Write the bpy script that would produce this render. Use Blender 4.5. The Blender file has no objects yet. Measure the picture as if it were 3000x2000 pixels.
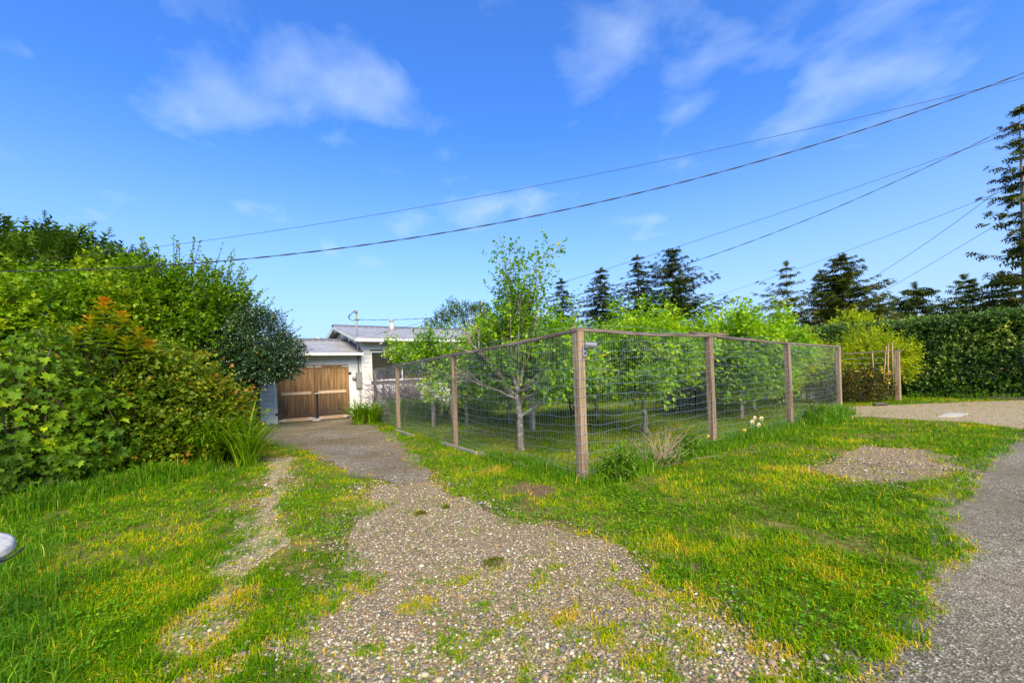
import bpy, math, random
import numpy as np
from mathutils import Vector, Matrix

random.seed(7)
rng = np.random.default_rng(7)
R = math.radians
scn = bpy.context.scene
C = scn.collection

# ------------------------------------------------------------------ camera
CAM_H = 1.5
YAW = R(34)
cam_data = bpy.data.cameras.new('camera')
cam_data.sensor_width = 36
cam_data.lens = 15.0
cam_data.shift_y = 0.031
cam_data.clip_start = 0.05
cam_data.clip_end = 3000
cam = bpy.data.objects.new('camera', cam_data)
C.objects.link(cam)
cam.matrix_world = (Matrix.Translation((0, 0, CAM_H)) @ Matrix.Rotation(-YAW, 4, 'Z')
                    @ Matrix.Rotation(R(90), 4, 'X') @ Matrix.Rotation(R(-2.0), 4, 'Z'))
scn.camera = cam

# ------------------------------------------------------------------ sky, sun, exposure
SUN_EL, SUN_AZ = R(40), R(200)          # azimuth clockwise from +Y: behind the camera, to its left
world = bpy.data.worlds.new('World')
scn.world = world
world.use_nodes = True
wn, wl = world.node_tree.nodes, world.node_tree.links
wn.clear()
out = wn.new('ShaderNodeOutputWorld')
bg = wn.new('ShaderNodeBackground')
bg.inputs['Strength'].default_value = 0.085
sky = wn.new('ShaderNodeTexSky')
sky.sky_type = 'NISHITA'
sky.sun_disc = False
sky.sun_elevation = SUN_EL
sky.sun_rotation = SUN_AZ
sky.air_density = 1.0
sky.dust_density = 2.6
sky.ozone_density = 2.0
hs = wn.new('ShaderNodeMixRGB'); hs.blend_type = 'MULTIPLY'     # deep polarised blue of the photograph
hs.inputs['Fac'].default_value = 1.0
hs.inputs['Color2'].default_value = (.64, 1.40, 2.62, 1)
wl.new(sky.outputs[0], hs.inputs['Color1'])
tc = wn.new('ShaderNodeTexCoord')
sep = wn.new('ShaderNodeSeparateXYZ')
wl.new(tc.outputs['Generated'], sep.inputs[0])
def wmath(op, a, b=None, clamp=False):
    n = wn.new('ShaderNodeMath'); n.operation = op; n.use_clamp = clamp
    for i, v in enumerate((a, b)):
        if v is None: continue
        if isinstance(v, (int, float)): n.inputs[i].default_value = v
        else: wl.new(v, n.inputs[i])
    return n.outputs[0]
zz = wmath('ADD', wmath('MAXIMUM', sep.outputs['Z'], 0.0), 0.18)
cx = wmath('DIVIDE', sep.outputs['X'], zz)
cy = wmath('DIVIDE', sep.outputs['Y'], zz)
comb = wn.new('ShaderNodeCombineXYZ')
wl.new(cx, comb.inputs[0]); wl.new(cy, comb.inputs[1])
def cloud_noise(scale, loc, rough, dist=0.0, stretch=(1, 1, 1), rot=0.0):
    mp = wn.new('ShaderNodeMapping')
    mp.inputs['Location'].default_value = loc
    mp.inputs['Scale'].default_value = stretch
    mp.inputs['Rotation'].default_value = (0, 0, rot)
    wl.new(comb.outputs[0], mp.inputs[0])
    n = wn.new('ShaderNodeTexNoise')
    n.inputs['Scale'].default_value = scale
    n.inputs['Detail'].default_value = 5
    n.inputs['Roughness'].default_value = rough
    n.inputs['Distortion'].default_value = dist
    wl.new(mp.outputs[0], n.inputs['Vector'])
    return n.outputs['Fac']
big = cloud_noise(1.9, (4.4, 8.7, 0), 0.55, 0.25)
fine = cloud_noise(4.2, (1.7, 4.1, 0), 0.52, 0.35, (1.0, 0.75, 1), R(-34))
mr = wn.new('ShaderNodeMapRange')
mr.inputs['From Min'].default_value = 0.515; mr.inputs['From Max'].default_value = 0.74
wl.new(wmath('ADD', wmath('MULTIPLY', big, 0.62), wmath('MULTIPLY', fine, 0.42)), mr.inputs['Value'])
cm = wmath('MULTIPLY', mr.outputs[0], 0.62, True)
hz = wmath('POWER', wmath('SUBTRACT', 1.0, wmath('DIVIDE', wmath('MAXIMUM', sep.outputs['Z'], 0.0), 0.5), True), 1.6)
cm = wmath('MAXIMUM', cm, wmath('MULTIPLY', hz, 0.85))
cmix = wn.new('ShaderNodeMixRGB')
cmix.inputs['Color2'].default_value = (5.4, 6.8, 8.6, 1)
wl.new(cm, cmix.inputs['Fac'])
wl.new(hs.outputs[0], cmix.inputs['Color1'])
wl.new(cmix.outputs[0], bg.inputs['Color'])
wl.new(bg.outputs[0], out.inputs['Surface'])

sun_d = bpy.data.lights.new('sun', 'SUN')
sun_d.energy = 5.0
sun_d.angle = R(48)
sun_d.color = (1.0, 0.77, 0.42)
sun = bpy.data.objects.new('sun', sun_d)
C.objects.link(sun)
sdir = Vector((math.sin(SUN_AZ) * math.cos(SUN_EL), math.cos(SUN_AZ) * math.cos(SUN_EL), math.sin(SUN_EL)))
sun.rotation_euler = sdir.to_track_quat('Z', 'Y').to_euler()
sun.location = (0, 0, 30)
scn.view_settings.view_transform = 'Standard'
scn.view_settings.look = 'None'
scn.view_settings.gamma = 1
scn.view_settings.exposure = 0.68

# ------------------------------------------------------------------ node helpers / materials
def new_mat(name):
    m = bpy.data.materials.new(name); m.use_nodes = True
    return m, m.node_tree.nodes, m.node_tree.links, m.node_tree.nodes['Principled BSDF']
def ramp(n, stops, interp='LINEAR'):
    r = n.new('ShaderNodeValToRGB'); cr = r.color_ramp; cr.interpolation = interp
    while len(cr.elements) < len(stops): cr.elements.new(0.5)
    for e, (p, c) in zip(cr.elements, stops):
        e.position = p; e.color = (*c, 1)
    return r
def coords(n, l, scale=(1, 1, 1), kind='Object'):
    t = n.new('ShaderNodeTexCoord'); mp = n.new('ShaderNodeMapping')
    mp.inputs['Scale'].default_value = scale
    l.new(t.outputs[kind], mp.inputs[0]); return mp.outputs[0]
def world_coords(n, l, scale=(1, 1, 1)):
    t = n.new('ShaderNodeNewGeometry'); mp = n.new('ShaderNodeMapping')
    mp.inputs['Scale'].default_value = scale
    l.new(t.outputs['Position'], mp.inputs[0]); return mp.outputs[0]
def noise(n, l, vec, scale, detail=4, rough=0.55):
    t = n.new('ShaderNodeTexNoise'); t.inputs['Scale'].default_value = scale
    t.inputs['Detail'].default_value = detail; t.inputs['Roughness'].default_value = rough
    l.new(vec, t.inputs['Vector']); return t.outputs['Fac']
def mixc(n, l, fac, a, b, mode='MIX'):
    x = n.new('ShaderNodeMixRGB'); x.blend_type = mode
    for i, v in zip(('Fac', 'Color1', 'Color2'), (fac, a, b)):
        if isinstance(v, (int, float)): x.inputs[i].default_value = v
        elif isinstance(v, tuple): x.inputs[i].default_value = (*v, 1)
        else: l.new(v, x.inputs[i])
    return x.outputs[0]
def bump(n, l, bsdf, h, strength=0.4, dist=0.02):
    b = n.new('ShaderNodeBump'); b.inputs['Strength'].default_value = strength
    b.inputs['Distance'].default_value = dist
    l.new(h, b.inputs['Height']); l.new(b.outputs[0], bsdf.inputs['Normal'])

def leaf_mat(name, stops, trans=0.35, rough=0.45, spec=0.5, gain=(1.5, 1.36, .5)):
    if 'petal' in name or gain is None: pass
    else: stops = [(p, tuple(min(.62, c * g) for c, g in zip(col, gain))) for p, col in stops]; spec *= .5; rough = max(rough, .4)
    m, n, l, b = new_mat(name)
    a = n.new('ShaderNodeAttribute'); a.attribute_name = 'rnd'
    r = ramp(n, stops); l.new(a.outputs['Fac'], r.inputs[0])
    l.new(r.outputs[0], b.inputs['Base Color'])
    b.inputs['Roughness'].default_value = rough
    b.inputs['Specular IOR Level'].default_value = spec
    tr = n.new('ShaderNodeBsdfTranslucent')
    l.new(mixc(n, l, 1.0, r.outputs[0], (1.0, 1.0, 0.45), 'MULTIPLY'), tr.inputs['Color'])
    mx = n.new('ShaderNodeMixShader'); mx.inputs[0].default_value = trans
    l.new(b.outputs[0], mx.inputs[1]); l.new(tr.outputs[0], mx.inputs[2])
    l.new(mx.outputs[0], n['Material Output'].inputs['Surface'])
    return m
def plain_mat(name, col, rough=0.6, metal=0.0, var=0.15, scale=8, bumpy=0.0):
    m, n, l, b = new_mat(name)
    v = coords(n, l)
    f = noise(n, l, v, scale, 5)
    lo = tuple(c * (1 - var) for c in col); hi = tuple(min(1, c * (1 + var)) for c in col)
    r = ramp(n, [(0.3, lo), (0.7, hi)]); l.new(f, r.inputs[0])
    l.new(r.outputs[0], b.inputs['Base Color'])
    b.inputs['Roughness'].default_value = rough; b.inputs['Metallic'].default_value = metal
    if bumpy: bump(n, l, b, noise(n, l, v, scale * 5, 5), bumpy, 0.01)
    return m
def wood_mat(name, dark, mid, light, axis='Z', grain=30, rough=0.8, grime=None):
    m, n, l, b = new_mat(name)
    sc = {'X': (1.2, grain, grain), 'Y': (grain, 1.2, grain), 'Z': (grain, grain, 1.2)}[axis]
    v = coords(n, l, sc)
    oi = n.new('ShaderNodeObjectInfo')
    ad = n.new('ShaderNodeVectorMath'); ad.operation = 'ADD'
    l.new(v, ad.inputs[0])
    cb = n.new('ShaderNodeCombineXYZ')
    mu = n.new('ShaderNodeMath'); mu.operation = 'MULTIPLY'; mu.inputs[1].default_value = 57.0
    l.new(oi.outputs['Random'], mu.inputs[0])
    for i in range(3): l.new(mu.outputs[0], cb.inputs[i])
    l.new(cb.outputs[0], ad.inputs[1])
    f = noise(n, l, ad.outputs[0], 1.0, 6, 0.6)
    r = ramp(n, [(0.28, dark), (0.5, mid), (0.74, light)]); l.new(f, r.inputs[0])
    col = r.outputs[0]
    # each board its own tone
    hv = n.new('ShaderNodeHueSaturation')
    mr_ = n.new('ShaderNodeMapRange'); mr_.inputs['To Min'].default_value = 0.78; mr_.inputs['To Max'].default_value = 1.18
    l.new(oi.outputs['Random'], mr_.inputs['Value']); l.new(mr_.outputs[0], hv.inputs['Value']); l.new(col, hv.inputs['Color'])
    col = hv.outputs[0]
    if grime:   # weathered wood: (height0, height1, colour) grey-black water staining up from the foot
        g = n.new('ShaderNodeNewGeometry'); sp = n.new('ShaderNodeSeparateXYZ'); l.new(g.outputs['Position'], sp.inputs[0])
        nz = noise(n, l, world_coords(n, l, (16, 16, 1.0)), 1.0, 4)
        mm = n.new('ShaderNodeMath'); mm.operation = 'MULTIPLY_ADD'; mm.inputs[1].default_value = 1.5; 
        l.new(nz, mm.inputs[0]); l.new(sp.outputs['Z'], mm.inputs[2])
        q = n.new('ShaderNodeMapRange'); q.inputs['From Min'].default_value = grime[0] + .75; q.inputs['From Max'].default_value = grime[1] + .75
        q.inputs['To Min'].default_value = 0.95; q.inputs['To Max'].default_value = 0.0
        l.new(mm.outputs[0], q.inputs['Value'])
        col = mixc(n, l, q.outputs[0], col, grime[2])
    l.new(col, b.inputs['Base Color']); b.inputs['Roughness'].default_value = rough
    b.inputs['Specular IOR Level'].default_value = 0.25
    bump(n, l, b, f, 0.5, 0.006)
    return m

M = {}
M['post_wood'] = wood_mat('weathered post wood', (.06, .038, .022), (.25, .17, .10), (.50, .385, .25), 'Z', 40)
M['rail_wood_x'] = wood_mat('weathered rail wood along x', (.055, .04, .03), (.15, .105, .075), (.30, .23, .17), 'X', 30)
M['rail_wood_y'] = wood_mat('weathered rail wood along y', (.055, .04, .03), (.13, .095, .07), (.26, .2, .15), 'Y', 30)
M['door_wood'] = wood_mat('cedar door planks', (.12, .068, .03), (.32, .18, .07), (.50, .32, .14), 'Z', 20, .7, (0.3, 1.6, (.04, .028, .02)))
M['door_frame_wood'] = wood_mat('cedar door frame', (.13, .075, .032), (.24, .135, .055), (.33, .20, .09), 'Z', 22, .7, (.2, 1.4, (.05, .034, .024)))
M['door_rail_wood'] = wood_mat('cedar door rail', (.30, .2, .12), (.44, .31, .19), (.55, .42, .28), 'X', 22, .7)
M['grey_board'] = wood_mat('grey fence board', (.14, .12, .11), (.28, .25, .23), (.40, .37, .33), 'Z', 26)
M['wire'] = plain_mat('galvanised wire', (.42, .47, .52), .4, .75, .2, 30)
M['cable'] = plain_mat('black cable', (.018, .018, .02), .6, 0, .2)
M['galv'] = plain_mat('galvanised steel', (.50, .49, .45), .5, .35, .25, 26, .15)
M['metal_dark'] = plain_mat('dark iron', (.02, .02, .022), .5, .4, .2)
M['meter_grey'] = plain_mat('grey meter enclosure', (.20, .20, .19), .5, .1, .08)
M['cam_grey'] = plain_mat('pale grey plastic', (.21, .215, .235), .4, 0, .06)
M['black_glass'] = plain_mat('dark lens glass', (.01, .01, .012), .08, 0, 0)
M['rv_white'] = plain_mat('white vehicle skin', (.72, .72, .70), .35, 0, .05, 1)
M['tyre'] = plain_mat('tyre rubber', (.02, .02, .02), .8, 0, .1)
M['blue_plastic'] = plain_mat('blue plastic', (.01, .09, .42), .4, 0, .1)
M['concrete'] = plain_mat('pale concrete', (.36, .34, .29), .9, 0, .25, 6, .3)
M['stone'] = plain_mat('river stone', (.34, .31, .28), .8, 0, .3, 9, .3)

def siding_mat():
    m, n, l, b = new_mat('white painted siding')
    v = world_coords(n, l)
    f = noise(n, l, v, 3.0, 6, .65)
    r = ramp(n, [(0.3, (.48, .48, .44)), (0.62, (.60, .60, .56))]); l.new(f, r.inputs[0])
    st = noise(n, l, world_coords(n, l, (22, 22, 1.1)), 1.0, 4)
    r2 = ramp(n, [(0.58, (1, 1, 1)), (0.8, (.70, .68, .60))]); l.new(st, r2.inputs[0])
    l.new(mixc(n, l, 1.0, r.outputs[0], r2.outputs[0], 'MULTIPLY'), b.inputs['Base Color'])
    b.inputs['Roughness'].default_value = .55
    return m
M['siding'] = siding_mat()
M['lap_shade_core'] = plain_mat('wall core with painted lap shade', (.10, .10, .09), .9)  # wall core coloured dark so gaps under the boards read as shadow lines
M['trim'] = plain_mat('white trim paint', (.60, .60, .57), .5, 0, .08, 4)
def roof_mat():
    m, n, l, b = new_mat('ribbed metal roofing')
    f = noise(n, l, world_coords(n, l, (1, 1, 1)), 1.6, 5, .6)
    r = ramp(n, [(0.3, (.27, .255, .24)), (0.7, (.40, .385, .35))]); l.new(f, r.inputs[0])
    l.new(r.outputs[0], b.inputs['Base Color'])
    b.inputs['Metallic'].default_value = .25; b.inputs['Roughness'].default_value = .42
    return m
M['roof'] = roof_mat()
M['roof_cap'] = plain_mat('dark ridge cap', (.10, .10, .12), .45, .3, .1)
def glass_mat():
    m, n, l, b = new_mat('window glass')
    b.inputs['Base Color'].default_value = (.035, .032, .03, 1)
    b.inputs['Roughness'].default_value = .04
    return m
M['glass'] = glass_mat()
def bark_mat(name, dark, light, moss=None):
    m, n, l, b = new_mat(name)
    v = coords(n, l, (9, 9, 3))
    f = noise(n, l, v, 3.0, 6, .65)
    st = [(0.3, dark), (0.68, light)]
    r = ramp(n, st); l.new(f, r.inputs[0]); col = r.outputs[0]
    if moss:
        g = noise(n, l, coords(n, l), 7.0, 3)
        q = ramp(n, [(0.52, (0, 0, 0)), (0.64, (1, 1, 1))]); l.new(g, q.inputs[0])
        col = mixc(n, l, q.outputs[0], col, moss)
    l.new(col, b.inputs['Base Color']); b.inputs['Roughness'].default_value = .9
    bump(n, l, b, f, .6, .01)
    return m
M['bark'] = bark_mat('grey lichened bark', (.09, .07, .055), (.27, .23, .19), (.36, .37, .31))
M['bark_dark'] = bark_mat('dark bark', (.035, .026, .02), (.10, .075, .055))
M['bark_conifer'] = bark_mat('conifer bark', (.10, .075, .06), (.30, .25, .21))
M['twig'] = plain_mat('dry twig', (.16, .10, .085), .9, 0, .35, 20)
M['twig_purple'] = plain_mat('purple twig', (.17, .11, .14), .9, 0, .35, 20)

G_ = lambda a, b_, c: (a, b_, c)
M['ivy'] = leaf_mat('ivy leaf', [(0, (.024, .06, .006)), (.45, (.055, .13, .006)), (.8, (.13, .23, .008)), (1, (.25, .33, .014))], .3, .5, .3)
M['bramble'] = leaf_mat('bramble leaf', [(0, (.05, .07, .012)), (.35, (.075, .15, .012)), (.7, (.15, .20, .02)), (.92, (.20, .15, .03)), (1, (.24, .085, .03))], .35, .42)
M['maple'] = leaf_mat('light deciduous leaf', [(0, (.035, .095, .008)), (.4, (.075, .18, .008)), (.75, (.15, .28, .012)), (1, (.26, .34, .02))], .42, .45)
M['orange_leaf'] = leaf_mat('orange tinted leaf', [(0, (.10, .17, .012)), (.5, (.22, .25, .015)), (.8, (.42, .22, .02)), (1, (.55, .10, .02))], .4, .4)
M['holly'] = leaf_mat('glossy dark leaf', [(0, (.014, .036, .012)), (.5, (.032, .08, .022)), (.93, (.075, .15, .04)), (.97, (.10, .16, .04)), (1, (.5, .27, .03))], .12, .25, .8, None)
M['cypress'] = leaf_mat('cypress spray', [(0, (.014, .035, .008)), (.55, (.035, .085, .01)), (1, (.075, .13, .018))], .2, .6, .2)
M['apple'] = leaf_mat('apple leaf', [(0, (.035, .10, .012)), (.45, (.075, .19, .014)), (.8, (.16, .30, .02)), (.95, (.26, .34, .03)), (1, (.42, .22, .03))], .45, .4, .5, (1.9, 1.7, .5))
M['pear'] = leaf_mat('yellow green leaf', [(0, (.06, .15, .010)), (.45, (.13, .28, .010)), (.8, (.24, .38, .016)), (1, (.38, .44, .03))], .48, .4, .5, (1.6, 1.5, .5))
M['spruce'] = leaf_mat('spruce needles', [(0, (.010, .022, .010)), (.55, (.028, .048, .014)), (1, (.065, .085, .022))], .12, .7, .15, (1.8, 1.7, .9))
M['spruce_olive'] = leaf_mat('olive cypress needles', [(0, (.016, .028, .008)), (.55, (.042, .062, .012)), (1, (.09, .105, .02))], .12, .7, .15, (1.7, 1.55, .7))
M['hedge'] = leaf_mat('escallonia leaf', [(0, (.016, .045, .012)), (.5, (.045, .10, .02)), (.85, (.10, .18, .035)), (1, (.34, .42, .09))], .25, .24, .9, (1.7, 1.65, 1.0))
M['yellow_shrub'] = leaf_mat('yellow green shrub leaf', [(0, (.10, .18, .008)), (.5, (.22, .32, .010)), (1, (.42, .44, .02))], .45, .45)
M['bronze_shrub'] = leaf_mat('dark bronze leaf', [(0, (.016, .018, .008)), (.6, (.05, .055, .014)), (1, (.11, .11, .02))], .2, .5)
M['green_shrub'] = leaf_mat('mid green leaf', [(0, (.025, .07, .010)), (.5, (.06, .15, .012)), (1, (.14, .25, .02))], .35, .45)
M['strap'] = leaf_mat('strap leaf', [(0, (.035, .11, .008)), (.5, (.10, .23, .010)), (1, (.28, .40, .02))], .35, .38)
M['grass'] = leaf_mat('grass blade', [(0, (.032, .105, .002)), (.35, (.072, .185, .002)), (.6, (.15, .265, .003)), (.76, (.30, .30, .006)), (.88, (.36, .27, .025)), (1, (.40, .32, .14))], .35, .6, .12)
M['tall_grass'] = leaf_mat('tall grass blade', [(0, (.03, .11, .012)), (.5, (.07, .19, .010)), (.9, (.17, .30, .015)), (1, (.45, .36, .14))], .35, .4, .4)
M['clover'] = leaf_mat('clover leaf', [(0, (.03, .105, .008)), (.5, (.06, .19, .008)), (1, (.14, .29, .012))], .3, .5, .3)
M['petal_white'] = leaf_mat('white petal', [(0, (.75, .72, .66)), (1, (.85, .82, .78))], .3, .5)
M['petal_pink'] = leaf_mat('pink petal', [(0, (.55, .06, .16)), (1, (.70, .20, .30))], .3, .5)
M['petal_red'] = leaf_mat('red pink petal', [(0, (.55, .03, .06)), (1, (.75, .12, .20))], .3, .5)
M['petal_yellow'] = leaf_mat('yellow petal', [(0, (.65, .38, .02)), (1, (.80, .60, .04))], .3, .5)
M['moss'] = leaf_mat('moss clump', [(0, (.03, .04, .008)), (1, (.09, .11, .015))], .1, .9, .1)

# ------------------------------------------------------------------ mesh building with numpy
class MB:
    def __init__(s): s.V = []; s.F = []; s.A = []; s.n = 0
    def add(s, V, F, rnd=0.5):
        V = np.asarray(V, float).reshape(-1, 3)
        if len(V) == 0: return
        s.V.append(V)
        for f in (F if isinstance(F, list) else [F]):
            f = np.asarray(f, int)
            if f.size: s.F.append(f + s.n)
        s.A.append(np.broadcast_to(np.asarray(rnd, float), (len(V),)))
        s.n += len(V)
    def box(s, x0, x1, y0, y1, z0, z1, rnd=.5):
        V = [(x, y, z) for z in (z0, z1) for y in (y0, y1) for x in (x0, x1)]
        s.add(V, np.array([(0, 2, 3, 1), (4, 5, 7, 6), (0, 1, 5, 4), (2, 6, 7, 3), (0, 4, 6, 2), (1, 3, 7, 5)]), rnd)
    def beam(s, a, b, w, h, up=(0, 0, 1), rnd=.5):
        a, b = np.array(a, float), np.array(b, float); t = b - a; t /= np.linalg.norm(t)
        sd = np.cross(t, up); sd /= np.linalg.norm(sd); u = np.cross(sd, t)
        V = [p + sd * (i * w / 2) + u * (j * h / 2) for p in (a, b) for j in (-1, 1) for i in (-1, 1)]
        s.add(V, np.array([(0, 1, 3, 2), (4, 6, 7, 5), (0, 4, 5, 1), (2, 3, 7, 6), (0, 2, 6, 4), (1, 5, 7, 3)]), rnd)
    def tube(s, P, r, n=6, rnd=.5, cap=True):
        P = np.asarray(P, float); k = len(P); r = np.broadcast_to(np.asarray(r, float), (k,))
        T = np.gradient(P, axis=0); T /= np.linalg.norm(T, axis=1, keepdims=True) + 1e-9
        ref = np.array([0, 0, 1.]) if abs(T[:, 2]).mean() < .8 else np.array([1., 0, 0])
        S = np.cross(T, ref); S /= np.linalg.norm(S, axis=1, keepdims=True) + 1e-9
        U = np.cross(S, T)
        a = np.arange(n) * 2 * math.pi / n
        V = P[:, None] + r[:, None, None] * (S[:, None] * np.cos(a)[None, :, None] + U[:, None] * np.sin(a)[None, :, None])
        i = np.arange(k - 1)[:, None] * n; j = np.arange(n)[None]; j2 = (j + 1) % n
        F = np.stack([i + j, i + j2, i + n + j2, i + n + j], -1).reshape(-1, 4)
        fs = [F]
        if cap: fs += [np.array([list(range(n))[::-1]]), np.array([[(k - 1) * n + q for q in range(n)]])]
        s.add(V.reshape(-1, 3), fs, rnd)
    def lathe(s, prof, n=16, center=(0, 0, 0), axis=(0, 0, 1)):
        c = np.array(center, float); ax = Vector(axis).normalized(); q = ax.to_track_quat('Z', 'Y').to_matrix()
        Q = np.array(q); a = np.arange(n) * 2 * math.pi / n
        V = np.array([[(rr * math.cos(t), rr * math.sin(t), z) for t in a] for rr, z in prof]).reshape(-1, 3) @ Q.T + c
        k = len(prof); i = np.arange(k - 1)[:, None] * n; j = np.arange(n)[None]; j2 = (j + 1) % n
        F = np.stack([i + j, i + j2, i + n + j2, i + n + j], -1).reshape(-1, 4)
        s.add(V, [F, np.array([list(range(n))[::-1]]), np.array([[(k - 1) * n + t for t in range(n)]])])
    def mesh(s, name, mat, smooth=False):
        me = bpy.data.meshes.new(name)
        V = np.concatenate(s.V) if s.V else np.zeros((0, 3))
        cnt = np.concatenate([np.full(len(f), f.shape[1]) for f in s.F]) if s.F else np.zeros(0, int)
        loops = np.concatenate([f.ravel() for f in s.F]) if s.F else np.zeros(0, int)
        me.vertices.add(len(V)); me.vertices.foreach_set('co', V.ravel().astype(np.float32))
        me.loops.add(len(loops)); me.loops.foreach_set('vertex_index', loops.astype(np.int32))
        me.polygons.add(len(cnt))
        st = np.concatenate([[0], np.cumsum(cnt)[:-1]]) if len(cnt) else cnt
        me.polygons.foreach_set('loop_start', st.astype(np.int32))
        me.polygons.foreach_set('loop_total', cnt.astype(np.int32))
        me.polygons.foreach_set('use_smooth', np.full(len(cnt), smooth))
        at = me.attributes.new('rnd', 'FLOAT', 'POINT')
        at.data.foreach_set('value', np.concatenate(s.A).astype(np.float32))
        me.update(calc_edges=True)
        me.materials.append(mat)
        return me
    def build(s, name, mat, parent=None, smooth=False, kind=None, loc=None):
        me = s.mesh(name, mat, smooth)
        return link(name, me, parent, kind, loc)
def link(name, me, parent=None, kind=None, loc=None):
    o = bpy.data.objects.new(name, me); C.objects.link(o)
    if parent: o.parent = parent
    if kind: o['kind'] = kind
    if loc is not None: o.location = loc
    return o
def tag(o, label, cat, group=None):
    o['label'] = label; o['category'] = cat
    if group: o['group'] = group
    return o
def thing(name, label, cat, loc=(0, 0, 0), group=None):
    o = bpy.data.objects.new(name, None); C.objects.link(o); o.location = loc
    o.empty_display_size = .1
    return tag(o, label, cat, group)
def part(name, mb, mat, parent, smooth=False, kind=None):
    """world-space geometry parented under a thing that stands at parent.location"""
    loc = parent.location
    p = parent
    off = np.array(loc)
    while p.parent: p = p.parent; off = off + np.array(p.location)
    for i in range(len(mb.V)): mb.V[i] = mb.V[i] - off
    return mb.build(name, mat, parent, smooth, kind)

def unit(v): return v / (np.linalg.norm(v, axis=-1, keepdims=True) + 1e-9)

# leaf outlines: x across, y along, z out of the leaf
T_DIAMOND = (np.array([(0, 0, 0), (-.5, .45, .10), (0, 1, -.06), (.5, .45, .10)]), np.array([(0, 2, 1), (0, 3, 2)]))
T_OVAL = (np.array([(0, 0, 0), (-.42, .3, .1), (0, .42, 0), (.42, .3, .1), (-.36, .68, .07), (.36, .68, .07), (0, 1, -.08)]),
          np.array([(0, 2, 1), (0, 3, 2), (1, 2, 4), (2, 3, 5), (2, 6, 4), (2, 5, 6)]))
_iv = [(0, .12), (-.30, -.02), (-.55, .18), (-.34, .40), (-.50, .66), (-.20, .66), (0, 1.05), (.20, .66), (.50, .66), (.34, .40), (.55, .18), (.30, -.02)]
T_IVY = (np.array([(0, .42, -.06)] + [(x, y, .05 * abs(x) * 2 - (.08 if y > .9 else 0)) for x, y in _iv]),
         np.array([(0, i, i % 12 + 1) for i in range(1, 13)]))
def _spray():
    V = [(0, 0, 0)]; F = []
    for y, x in ((.15, .46), (.42, .5), (.68, .34)):
        for sg in (-1, 1):
            i = len(V); V += [(0, y - .08, 0), (0, y + .12, .02), (sg * x, y + .20, -.09)]
            F.append((i, i + 1, i + 2))
    i = len(V); V += [(-.06, 0, 0), (.06, 0, 0), (0, 1.05, -.1)]; F.append((i, i + 1, i + 2))
    return np.array(V), np.array(F)
T_SPRAY = _spray()
def leaves(mb, P, t, nrm, size, width, tmpl, rnd):
    TV, TF = tmpl; k = len(P)
    if k == 0: return
    t = unit(t); b = unit(np.cross(t, nrm)); nn = np.cross(b, t)
    size = np.broadcast_to(size, (k,)); width = np.broadcast_to(width, (k,))
    V = (P[:, None] + (size * width)[:, None, None] * TV[None, :, 0:1] * b[:, None]
         + size[:, None, None] * (TV[None, :, 1:2] * t[:, None] + TV[None, :, 2:3] * nn[:, None]))
    F = TF[None] + (np.arange(k) * len(TV))[:, None, None]
    mb.add(V.reshape(-1, 3), F.reshape(-1, TF.shape[1]), np.repeat(np.broadcast_to(rnd, (k,)), len(TV)))
def sprigs(mb, Cc, Dd, L, k, size, width, tmpl, tone, droop=.2, spread=1.0, tvar=.25, upn=1.0, r=rng):
    """k leaves along each short twig; tone is the twig's own 0..1 colour position"""
    m = len(Cc)
    if m == 0: return
    Dd = unit(Dd); L = np.broadcast_to(L, (m,))
    ref = np.where(np.abs(Dd[:, 2:3]) < .85, np.array([[0, 0, 1.]]), np.array([[1., 0, 0]]))
    A = unit(np.cross(Dd, ref)); B = np.cross(Dd, A)
    s = (np.arange(k) + r.random((m, k))) / k
    ph = np.arange(k)[None] * 2.4 + r.random((m, 1)) * 6.28 + r.normal(0, .3, (m, k))
    P = Cc[:, None] + Dd[:, None] * (L[:, None] * s)[..., None]
    a = spread * (.95 - .45 * s) + r.normal(0, .15, (m, k))
    t = (Dd[:, None] * np.cos(a)[..., None] + (A[:, None] * np.cos(ph)[..., None] + B[:, None] * np.sin(ph)[..., None]) * np.sin(a)[..., None])
    t[..., 2] -= droop
    nr = r.normal(0, .45, (m, k, 3)) + np.array([0, 0, upn]) + .4 * Dd[:, None]
    sz = np.broadcast_to(size, (m,))[:, None] * (.65 + .6 * r.random((m, k)))
    tn = np.clip(np.broadcast_to(tone, (m,))[:, None] + r.normal(0, tvar, (m, k)) * .6 + .22 * (s - .5), 0, 1)
    leaves(mb, P.reshape(-1, 3), t.reshape(-1, 3), nr.reshape(-1, 3), sz.ravel(), width, tmpl, tn.ravel())

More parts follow.
